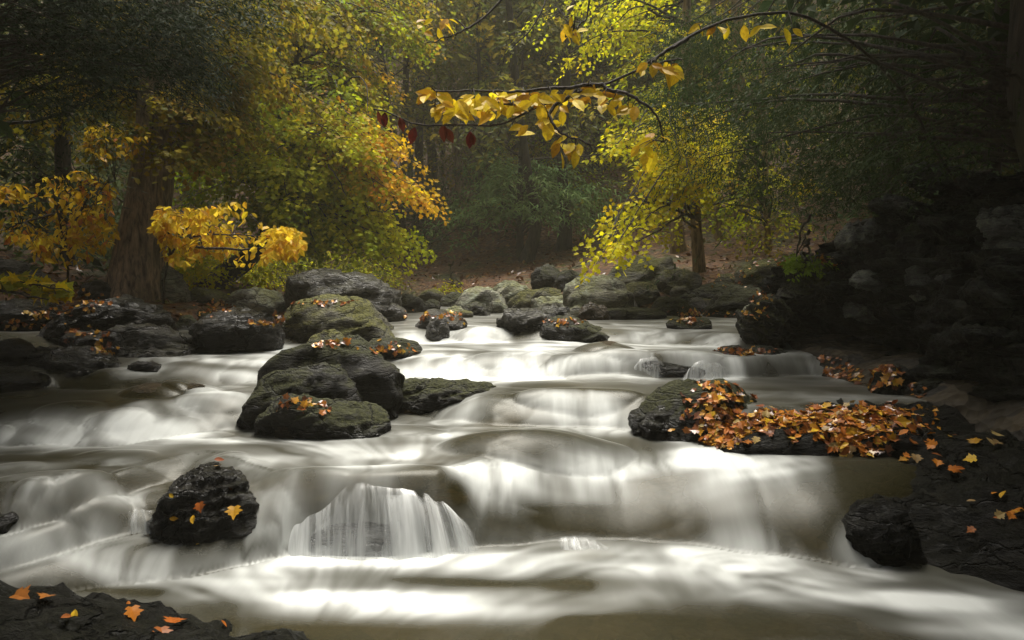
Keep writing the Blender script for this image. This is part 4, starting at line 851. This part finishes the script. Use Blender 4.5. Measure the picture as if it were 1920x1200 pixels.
# ------------------------------------------------------------------ leaves built one by one (near sprays)
def leaf_proto(T, mat, nm):
    me = bpy.data.meshes.new(nm); me.from_pydata(T[0].tolist(), [], T[1].tolist()); me.materials.append(M[mat]); me.update(); return me
PROTO = {(s, mt): leaf_proto(T, mt, 'leaf') for s, T in (('o', OVAL), ('m', MAPLE)) for mt in ('l_yellow', 'l_gold', 'l_lime', 'l_orange', 'l_red', 'f_orange', 'f_brown', 'f_yellow', 'f_pale')}
from mathutils import Matrix
def leaf_obj(name, mesh, p, d, nrm_, size, root=None):
    d = norm(np.asarray(d, float)); s = norm(np.cross(nrm_, d)); nn = np.cross(d, s)
    mt = Matrix([[d[i] * size, s[i] * size, nn[i] * size, p[i]] for i in range(3)] + [[0, 0, 0, 1]])
    o = bpy.data.objects.new(name, mesh); COL.objects.link(o)
    if root is not None:
        o.parent = root; mt = Matrix.Translation(-root.location) @ mt
    o.matrix_basis = mt; return o
def leafy_shrub(name, label, cat, stems, spots, seed, size, mats, shape, nobj, r=.012, droop=.7, bark='bark_dark', group=None, face=.5, extra=0, extra_pal=None, gap=.1):
    """stems: lists of points; spots: blobs for leaves"""
    rng = np.random.default_rng(seed); root = thing(name, label, cat, stems[0][0], group)
    acc = Acc(); allp = []
    for s in stems:
        p = smooth_path(s, 30); p[1:-1] += np.cumsum(rng.normal(size=(28, 3)) * .004, 0); acc.add(*tube(p, np.linspace(r, r * .35, 30), 7)); allp.append(p)
    V, F = acc.get(); part('stem', V, F, M[bark], root); allp = np.concatenate(allp)
    pts = blob_points(rng, spots, nobj, gap, 2.4, seed)
    tw = Acc()
    for i, q in enumerate(pts):
        if i % 3 == 0:
            j = allp[np.argmin(np.linalg.norm(allp - q, axis=1))]; tw.add(*tube(smooth_path([j, (j + q) / 2 + np.array([0, 0, .02]), q], 5), np.linspace(.004, .0015, 5), 4))
        d = rng.normal(size=3) * np.array([.8, .5, .3]) + np.array([0, 0, -droop]); nv = np.array([0, -face, .8]) + rng.normal(size=3) * .4
        leaf_obj('leaf', PROTO[(shape, mats[rng.integers(len(mats))])], q, d, nv, size * rng.uniform(.7, 1.25), root)
    if extra:
        q = blob_points(rng, spots, extra, .1, 2.4, seed); c_ = pick(rng, extra_pal, extra) * rng.uniform(.7, 1.2, (extra, 1))
        V, F, C_ = leaves(q, rng.normal(size=q.shape) * np.array([.8, .5, .3]) + np.array([0, 0, -droop]), np.array([0, -face, .8]) + rng.normal(size=q.shape) * .4, size * rng.uniform(.6, 1.1, extra), OVAL, c_)
        part('foliage', V, F, M['leaf'], root, smooth=False, col=C_, kind='stuff')
    V, F = tw.get(); part('twigs', V, F, M[bark], root, kind='stuff')
    return root
def shrub_base(px, py, Y):
    p = P(px, py, Y); p[2] = gz_at(p[0], p[1]) - .05; return p
sb = shrub_base(305, 545, 6.4)
leafy_shrub('beech_sapling', 'beech sapling with bright golden leaves beside the thick leaning tree', 'sapling', [[sb, P(318, 480, 6.3), P(370, 440, 5.7), P(500, 440, 5.4)], [P(318, 480, 6.3), P(330, 420, 5.6), P(420, 400, 5.4)], [P(360, 460, 5.6), P(460, 470, 5.4), P(530, 450, 5.4)]],
            [(360, 425, 75, 38, 5.0, 5.9, 1.6), (440, 415, 85, 38, 4.9, 5.8, 1.8), (490, 440, 60, 40, 4.9, 5.7, 1.3), (380, 470, 80, 28, 5.0, 5.8, 1), (315, 420, 25, 35, 5.1, 5.9, .5), (535, 450, 35, 30, 5.0, 5.6, .4), (450, 480, 60, 18, 5.0, 5.7, .45)], 41, .075, ['l_yellow', 'l_yellow', 'l_gold'], 'o', 290, extra=1100, extra_pal=GOLD)
sb = shrub_base(130, 540, 6.6)
leafy_shrub('beech_sapling', 'beech sapling with dusky golden leaves left of the thick leaning tree', 'sapling', [[sb, P(120, 440, 6.5), P(90, 330, 6.3), P(30, 300, 6.1)], [P(122, 450, 6.5), P(170, 370, 6.3), P(215, 340, 6.2)], [P(110, 400, 6.5), P(50, 420, 6.2), P(0, 440, 6.1)]],
            [(140, 370, 80, 50, 5.9, 6.9, 1.6), (60, 420, 60, 40, 5.9, 6.8, 1), (170, 430, 50, 40, 6, 7, 1), (120, 460, 60, 40, 6, 6.8, .6), (20, 360, 30, 20, 5.8, 6.4, .3), (215, 260, 60, 40, 5.9, 6.3, .9)], 43, .075, ['l_yellow', 'l_gold', 'l_gold', 'l_orange'], 'o', 290, extra=800, extra_pal=GOLD)
sb = P(-60, 590, 4.6); sb[2] = .6
leafy_shrub('maple_seedling', 'low maple seedling with broad lime leaves at the left edge of the bank', 'seedling', [[sb, P(-30, 540, 4.55), P(30, 528, 4.5), P(130, 548, 4.4)], [P(-30, 540, 4.55), P(40, 550, 4.4), P(90, 562, 4.3)]],
            [(30, 530, 50, 16, 4.2, 4.7, 1), (90, 548, 50, 14, 4.2, 4.6, 1), (40, 555, 50, 12, 4.1, 4.5, .8)], 47, .085, ['l_lime', 'l_lime', 'l_yellow'], 'm', 75, droop=.2, face=.2)
# arching branch with large yellow leaves
rt = P(1800, 352, 4.5)
main = [rt, P(1745, 270, 4.4), P(1700, 190, 4.3), P(1620, 100, 4.15), P(1540, 52, 4.0), P(1470, 30, 3.9), P(1370, 38, 3.8), P(1290, 72, 3.7), P(1220, 115, 3.65), P(1130, 158, 3.6), P(1040, 185, 3.55), P(975, 218, 3.55), P(925, 240, 3.5), P(860, 238, 3.5), P(790, 240, 3.5), P(740, 225, 3.5), P(700, 205, 3.5)]
side = [[P(1130, 158, 3.6), P(1040, 162, 3.5), P(930, 168, 3.45), P(810, 165, 3.4)], [P(1040, 185, 3.55), P(950, 192, 3.5), P(880, 210, 3.45), P(815, 200, 3.45)], [P(1130, 158, 3.6), P(1180, 180, 3.5), P(1230, 210, 3.5), P(1250, 260, 3.5)],
        [P(1080, 170, 3.58), P(1030, 210, 3.5), P(1050, 250, 3.45), P(1110, 280, 3.45)], [P(1290, 72, 3.7), P(1220, 122, 3.65), P(1280, 112, 3.6)]]
arch = leafy_shrub('arching_sapling', 'thin sapling arching off the cliff with large yellow leaves over the stream', 'sapling', [main] + side,
                   [(840, 200, 35, 16, 3.35, 3.6, .7), (900, 195, 55, 22, 3.35, 3.6, 1.3), (960, 190, 60, 24, 3.35, 3.65, 1.5), (1040, 185, 55, 22, 3.4, 3.65, 1.3), (1110, 180, 50, 22, 3.4, 3.65, 1.2), (1010, 235, 30, 18, 3.4, 3.6, .6),
                    (1070, 270, 45, 16, 3.35, 3.55, .9), (1170, 190, 30, 16, 3.45, 3.6, .5), (810, 175, 20, 12, 3.4, 3.5, .3), (1240, 125, 40, 10, 3.6, 3.7, .35), (1350, 48, 50, 6, 3.75, 3.85, .2), (1460, 45, 60, 10, 3.8, 3.95, .12), (1215, 260, 30, 30, 3.5, 3.6, .2), (970, 255, 8, 8, 3.4, 3.5, .1)],
                   53, .088, ['l_yellow', 'l_yellow', 'l_yellow', 'l_gold'], 'o', 215, gap=-.2, r=.011, droop=.5, face=1.3)
rng = np.random.default_rng(3)
for px, py in [(708, 218), (722, 222), (778, 250), (836, 252), (832, 244), (882, 258), (885, 262), (750, 232)]:
    leaf_obj('leaf', PROTO[('o', 'l_red')], P(px, py - 12, 3.5), (rng.normal() * .15, .1, -1), (rng.normal() * .5, -1, 0), .085 * rng.uniform(.7, 1.2), arch)
# leaves hanging in from above
tp = P(1000, -80, 3.9)
leafy_shrub('overhanging_branch', 'bare branch with sparse large yellow leaves hanging in from above', 'branch', [[P(1100, -200, 4.0), P(1040, -40, 3.9), P(1010, 30, 3.8), P(960, 90, 3.7)], [P(1100, -200, 4.0), P(920, 10, 3.8), P(850, 60, 3.7), P(800, 80, 3.7)], [P(1100, -200, 4.), P(1100, 20, 3.9), P(1060, 70, 3.8)]],
            [(830, 70, 50, 40, 3.6, 3.9, 1), (960, 40, 60, 40, 3.6, 3.9, .8), (1050, 40, 60, 40, 3.7, 4, .5), (850, 110, 30, 15, 3.6, 3.8, .4)], 59, .075, ['l_yellow', 'l_yellow', 'l_gold'], 'o', 20, r=.008)

# ------------------------------------------------------------------ fallen leaves
rng = np.random.default_rng(77); FALL = ['f_orange', 'f_orange', 'f_brown', 'f_yellow', 'f_orange', 'f_pale']
def lay(p, nv, size, mesh, name='fallen_leaf', up=.004):
    a = rng.uniform(0, 6.28); d = np.array([math.cos(a), math.sin(a), 0]); nv = norm(nv + rng.normal(size=3) * .2); nv[2] = abs(nv[2]) + .05
    d = d - nv * (d @ nv); return leaf_obj(name, mesh, p + norm(nv) * (up + rng.uniform(0, .012)), d, norm(nv), size)
HERO = [(440, 952, 'm', 'f_yellow', .12, 'large golden maple leaf plastered on the rock beside the largest waterfall'), (432, 925, 'm', 'f_orange', .1, 'orange maple leaf standing up on the leaf holding rock'), (378, 945, 'm', 'f_orange', .09, 'torn orange leaf left of the golden maple leaf'),
        (318, 972, 'o', 'f_yellow', .07, 'oval yellow leaf on the left flank of the leaf holding rock'), (328, 932, 'o', 'f_yellow', .06, 'small yellow leaf near the top left of the leaf holding rock'), (365, 968, 'o', 'f_yellow', .09, 'narrow yellow leaf hanging point down on the leaf holding rock'),
        (400, 866, 'o', 'f_brown', .09, 'brown leaf curled on top of the leaf holding rock'), (410, 880, 'm', 'f_pale', .08, 'pale leaf lying under the curled brown one'), (368, 1022, 'o', 'f_yellow', .05, 'little yellow leaf at the waterline below the leaf holding rock'),
        (145, 1145, 'o', 'f_yellow', .1, 'bright oval yellow leaf on the lower left ledge'), (245, 1142, 'm', 'f_orange', .1, 'crumpled golden leaf on the lower left ledge'), (320, 1175, 'm', 'f_orange', .12, 'largest orange leaf cluster leaf on the lower left ledge'), (300, 1182, 'm', 'f_brown', .1, 'brown leaf tucked beneath the largest orange leaf'),
        (30, 1120, 'm', 'f_brown', .14, 'big russet leaf at the left end of the lower ledge'), (90, 1125, 'm', 'f_brown', .1, 'dark red leaf beside the big russet one'), (410, 1168, 'o', 'f_orange', .06, 'small orange leaf near the ledge tip'), (130, 1160, 'o', 'f_brown', .07, 'small brown leaf below the bright oval one'), (240, 1128, 'o', 'f_orange', .06, 'little orange leaf above the crumpled golden leaf')]
for px, py, s, mt, sz, lab in HERO:
    p, nv = shoot(px, py)
    if p is None: continue
    o = lay(p, nv, sz * .48, PROTO[(s, mt)]); tag(o, lab, 'leaf', 'fallen leaves on the near rocks')
cnt = 0
def scatter(blobs, n, size, label, group, mats, limit=10 ** 9):
    """leaves dropped onto the ledge; each its own object"""
    k = 0; tries = 0
    while k < n and tries < n * 30:
        tries += 1; b = blobs[rng.integers(len(blobs))]
        p0, _ = shoot(b[0] + b[2] * rng.normal() * .55, b[1] + b[3] * rng.normal() * .55)
        if p0 is None or p0[1] > 12: continue
        p, nv = drop(p0[0] + rng.normal() * .03, p0[1] + rng.normal() * .05, p0[2] + .25)
        if p is None or nv[2] < .15 or p[2] < float(flow_t(p[:1], p[1:2])[0]) + .005: continue
        o = lay(p, nv, size * rng.uniform(.7, 1.3), PROTO[('m' if rng.uniform() < .55 else 'o', mats[rng.integers(len(mats))])], up=.004 + .02 * rng.uniform()); tag(o, label, 'leaf', group); k += 1
scatter([(1370, 802, 40, 18), (1450, 788, 60, 16), (1550, 785, 80, 16), (1650, 785, 80, 14), (1480, 775, 40, 8), (1520, 740, 60, 8), (1340, 815, 30, 18), (1600, 815, 60, 20), (1560, 845, 60, 12)], 270, .038, 'orange or brown leaf in the drift on the dark ledge below the cliff', 'leaves drifted on the ledge', FALL)
scatter([(1850, 840, 60, 20), (1880, 960, 40, 20), (1760, 870, 60, 15), (1700, 800, 80, 30)], 28, .045, 'stray leaf on the wet black bank right of the leaf drift', 'stray leaves on the right bank', FALL)
def litter_stuff(name, label, pts, size, pal, up=.004, T=MAPLE, tilt=.35):
    Pp = np.array([p for p, _ in pts]); Nv = norm(np.array([n_ for _, n_ in pts]) + rng.normal(size=Pp.shape) * tilt); Nv[:, 2] = np.abs(Nv[:, 2]) + .05
    D = norm(rng.normal(size=Pp.shape)); D = D - Nv * (D * Nv).sum(1, keepdims=True)
    V, F, C_ = leaves(Pp + Nv * up, D, norm(Nv), size * rng.uniform(.4, 1.35, len(Pp)), T, pick(rng, pal, len(Pp)) * rng.uniform(.6, 1.25, (len(Pp), 1)))
    o = build(name, V, F, M['fallen'], smooth=False, col=C_); return tag(o, label, 'leaf litter', None, 'stuff')
LIT = [(3, (.36, .12, .015)), (2, (.2, .06, .014)), (2, (.5, .24, .02)), (1, (.09, .03, .012)), (1, (.5, .3, .03))]
pts = []
DR = [(1370, 802, 40, 18), (1450, 788, 60, 16), (1550, 785, 80, 16), (1650, 785, 80, 14), (1470, 778, 50, 8), (1520, 735, 80, 10), (1340, 815, 30, 18), (1600, 815, 50, 20), (1540, 712, 60, 5), (1650, 735, 40, 12)]
while len(pts) < 1700:
    b = DR[rng.integers(len(DR))]; p0, _ = shoot(b[0] + b[2] * rng.normal() * .6, b[1] + b[3] * rng.normal() * .6)
    if p0 is None or p0[1] > 8: continue
    p, nv = drop(p0[0] + rng.normal() * .05, p0[1] + rng.normal() * .08, p0[2] + .25)
    if p is None or nv[2] < .1 or p[2] < float(flow_t(p[:1], p[1:2])[0]) + .005: continue
    pts.append((p, nv))
litter_stuff('leaf_litter', 'matted orange and brown leaf drift under the single leaves on the ledge', pts, .038, LIT, tilt=.2)
pts = []
SM = [(160, 625, 30, 14), (195, 655, 12, 5), (140, 580, 25, 8), (160, 560, 30, 10), (30, 610, 40, 5), (395, 580, 25, 8), (610, 568, 40, 4), (565, 760, 45, 9), (735, 655, 40, 8), (620, 645, 20, 5), (1060, 603, 40, 4), (1290, 600, 22, 4), (1340, 590, 60, 4), (1300, 587, 20, 4),
      (1370, 665, 30, 7), (1410, 675, 20, 8), (850, 595, 25, 6), (785, 592, 15, 5), (1380, 525, 30, 14), (1440, 490, 40, 10), (1540, 490, 25, 6), (1480, 490, 30, 6), (1430, 560, 15, 15), (500, 607, 12, 3), (525, 600, 12, 3), (410, 572, 20, 6), (80, 590, 25, 6)]
for b in SM:
    k = t = 0
    while k < 34 and t < 400:
        t += 1; u_, v_ = rng.normal(size=2) * .8; p0, nv = shoot(b[0] + b[2] * u_, b[1] + b[3] * v_)
        if p0 is None or nv[2] < .05 or p0[1] > 14: continue
        if p0[2] < float(flow_t(p0[:1], p0[1:2])[0]) + .003: continue
        pts.append((p0, nv)); k += 1
litter_stuff('leaf_litter', 'small orange leaf scraps caught on the boulders and banks', pts, .034, LIT)
pts = []
while len(pts) < 14000:
    y = rng.uniform(5.5, 26); x = rng.uniform(-.8, .8) * y
    if -.1 < max(np.interp(y, *XL) - x, x - np.interp(y, *XR)) and not (x > 1 and y < 8.5): pts.append((x, y))
pts = np.array(pts); gzz = ground(pts[:, 0], pts[:, 1])
e = .05; gn = norm(np.stack([-(ground(pts[:, 0] + e, pts[:, 1]) - gzz) / e, -(ground(pts[:, 0], pts[:, 1] + e) - gzz) / e, np.ones(len(gzz))], -1))
litter_stuff('leaf_litter', 'russet leaf litter scattered over the forest floor', list(zip(np.c_[pts, gzz], gn)), .1, [(3, (.17, .062, .012)), (2, (.1, .036, .01)), (1, (.26, .13, .02)), (1.5, (.12, .12, .02))], T=DIAM, tilt=.5)

# undergrowth behind the boulders on the left and at the far bank
def shrub(label, blobs, base, n, pal, seed, T=DIAM, size=.06, L=.35):
    rr = np.random.default_rng(seed); root = thing('shrub', label, 'shrub', base)
    c = cr(rr, blobs, n, base, L, 14, size, pal, T, gap=-.1, freq=1.6, face=.3)
    part('stem', *limbs(rr, np.linspace(base, base + np.array([0, 0, .5]), 6), c[3], 16, .012), M['bark_dark'], root)
    part('foliage', c[0], c[1], M['leaf'], root, smooth=False, col=c[2], kind='stuff')
shrub('misty green undergrowth behind the leaning dark trunk', [(560, 500, 110, 40, 9.5, 12, 2), (680, 500, 60, 30, 10, 12.5, 1), (500, 480, 60, 40, 9.5, 11, 1)], shrub_base(560, 540, 10.5), 300, FAR_ + LIME, 601)
shrub('yellow green bush under the golden beech sapling', [(375, 500, 45, 40, 7.6, 9.2, 1), (440, 510, 50, 30, 8.6, 9.8, .7), (330, 480, 40, 50, 7.8, 9.2, .6)], shrub_base(385, 545, 8.8), 210, YEL + LIME, 603)
shrub('low pale fern clump at the far waterline', [(850, 545, 35, 18, 10.5, 11.5, 1)], shrub_base(850, 560, 11), 60, LIME + OLIVE, 605, size=.05, L=.25)
shrub('bright green grassy tuft on top of the cliff corner', [(1515, 488, 28, 12, 5.0, 5.4, 1)], P(1515, 505, 5.2), 40, [(1, (.2, .3, .03)), (1, (.14, .2, .02))], 607, size=.04, L=.12)

US = [(800, 500, 14.5, 'pale green understorey bush beside the straight grey trunk'), (945, 505, 15.5, 'deep green understorey bush below the small hemlock'), (1040, 490, 16, 'olive understorey bush behind the dark far boulder'), (880, 470, 18, 'dim green bush higher up the leaf slope'),
      (1110, 470, 17, 'yellowish bush on the slope behind the yellow sprays'), (740, 490, 16, 'misty green bush under the orange maple edge'), (990, 455, 20, 'faint green bush near the top of the leaf slope'), (1370, 470, 12.5, 'sunlit olive bush between the pale trunks'), (1250, 470, 14, 'olive bush behind the sloping mossy slab')]
for i, (px, py, Y, lab) in enumerate(US):
    x_ = P(px, py, Y)[0]; b_ = np.array([x_, Y, gz_at(x_, Y) - .05]); rr = np.random.default_rng(640 + i)
    root = thing('shrub', lab, 'shrub', b_, 'understorey bushes of the far wood'); A = b_ + np.c_[rr.normal(size=(110, 2)) * .75, rr.uniform(.15, 1.7, 110)]
    V_, F_, C_ = spray_leaves(rr, A.copy(), b_, .5, 14, .085, [HEMB, FAR_, GREEN + FAR_, FAR_, LIME][i % 5], DIAM, tilt=.4)
    part('stem', *limbs(rr, np.linspace(b_, b_ + np.array([0, 0, .6]), 6), A, 14, .014), M['bark_dark'], root); part('foliage', V_, F_, M['leaf'], root, smooth=False, col=C_, kind='stuff')
# ------------------------------------------------------------------ falling strands of water
def strands(label, lip, foot, n, wmin, wmax, seed, fan=0.0, out=.05):
    """thin combed curtains of falling water between a lip and a foot line"""
    acc = Acc(); su, tt = [], []; m_ = 16; k_ = 220
    L = smooth_path(lip, k_); Fo = smooth_path(foot, k_); L[:, 2] -= .022 * np.clip(n2(np.linspace(0, 1, k_) * n * .3, np.zeros(k_), seed + 8), 0, 1) * min(1, np.ptp(L[:, 0]) * 2); ln = np.linalg.norm(np.diff(L, axis=0), axis=1).sum()
    for lay_ in range(2):
        t = np.linspace(0, 1, m_)[None, :]; uu = np.linspace(0, 1, k_)[:, None] + t * 0
        rag = 0.34 * np.clip(n2(uu * n * .55, uu * 0 + lay_ * 7, seed), 0, 1)
        p = L[:, None] + np.array([0, .012 * lay_, -.004 * lay_]); q = Fo[:, None] + np.array([0, .02 * lay_, 0])
        q = q + np.array([0, 0, -.03]); xy = p[..., :2] + (q - p)[..., :2] * (t ** .8)[..., None]; z = p[..., 2] + (q - p)[..., 2] * t ** 1.7
        V = np.concatenate([xy, z[..., None]], -1); V[..., 1] += .012 * n2(uu * n * .5, t + uu * 0, seed + 3)
        acc.add(V.reshape(-1, 3), grid_faces(k_, m_)); su.append((uu * n + lay_ * 31 + seed).ravel()); tt.append(np.clip((t - rag) , 0, 1).ravel())
    V, F = acc.get(); o = build('waterfall', V, F, M['strand'], attrs={'su': np.concatenate(su), 't': np.concatenate(tt), 'e': np.tile(np.repeat(np.clip(np.minimum(np.linspace(0, 1, k_), 1 - np.linspace(0, 1, k_)) * 7, 0, 1), m_), 2)}); return tag(o, label, None, None, 'structure')
def zf(px, py): return hit(px, py, flow)
lipY = 2.86
strands('white strands of the largest little waterfall', [P(502, 985, 2.80), P(540, 960, 2.82), P(600, 925, lipY), P(660, 903, lipY), P(720, 902, lipY), P(790, 918, lipY), P(830, 938, 2.84), P(862, 975, 2.8)],
        [P(495, 1045, 2.70), P(530, 1048, 2.7), P(590, 1050, 2.68), P(650, 1050, 2.67), P(730, 1052, 2.67), P(820, 1050, 2.68), P(870, 1040, 2.7), P(905, 1030, 2.72)], 34, .003, .009, 81)
strands('row of short white strands below the long dark ledge rock', [P(1112, 692, 4.62), P(1180, 688, 4.62), P(1205, 668, 4.64), P(1225, 668, 4.64), P(1245, 682, 4.62)], [P(1105, 707, 4.56), P(1175, 707, 4.56), P(1202, 706, 4.56), P(1226, 706, 4.56), P(1248, 706, 4.56)], 17, .004, .011, 83)
strands('thin strands falling past the round wet stone at the cliff corner', [P(1285, 700, 4.6), P(1305, 678, 4.62), P(1340, 675, 4.62), P(1365, 690, 4.6)], [P(1278, 708, 4.54), P(1300, 708, 4.54), P(1342, 708, 4.54), P(1372, 706, 4.54)], 16, .004, .012, 85)
strands('tiny fan of strands under the brown lip', [P(1045, 1002, 2.80), P(1075, 1004, 2.82), P(1105, 1008, 2.82), P(1140, 1020, 2.8)], [P(1050, 1038, 2.72), P(1085, 1038, 2.72), P(1120, 1036, 2.72), P(1160, 1034, 2.72)], 14, .003, .008, 87)
strands('short strands between the left hand terraces', [P(243, 955, 2.72), P(265, 952, 2.72), P(284, 955, 2.72)], [P(240, 985, 2.68), P(265, 988, 2.68), P(290, 985, 2.68)], 12, .003, .008, 89)

# ------------------------------------------------------------------ haze
hz_min = Vector((-48, -15, -1.6)); hz_max = Vector((48, 72, 46))
m, n, l, out = new_mat('haze_air'); pv = N(n, 'VolumePrincipled', Density=0.0027, Anisotropy=0.3); pv.inputs['Color'].default_value = (0.96, 0.91, 0.72, 1)
l.new(pv.outputs[0], out.inputs['Volume'])
co = np.array([[x, y, z] for x in (hz_min.x, hz_max.x) for y in (hz_min.y, hz_max.y) for z in (hz_min.z, hz_max.z)])
hz = build('haze', co, np.array([[0, 1, 3, 2], [4, 6, 7, 5], [0, 4, 5, 1], [2, 3, 7, 6], [0, 2, 6, 4], [1, 5, 7, 3]]), m, smooth=False)
tag(hz, 'pale morning haze hanging in the wooded valley', 'haze', None, 'stuff')
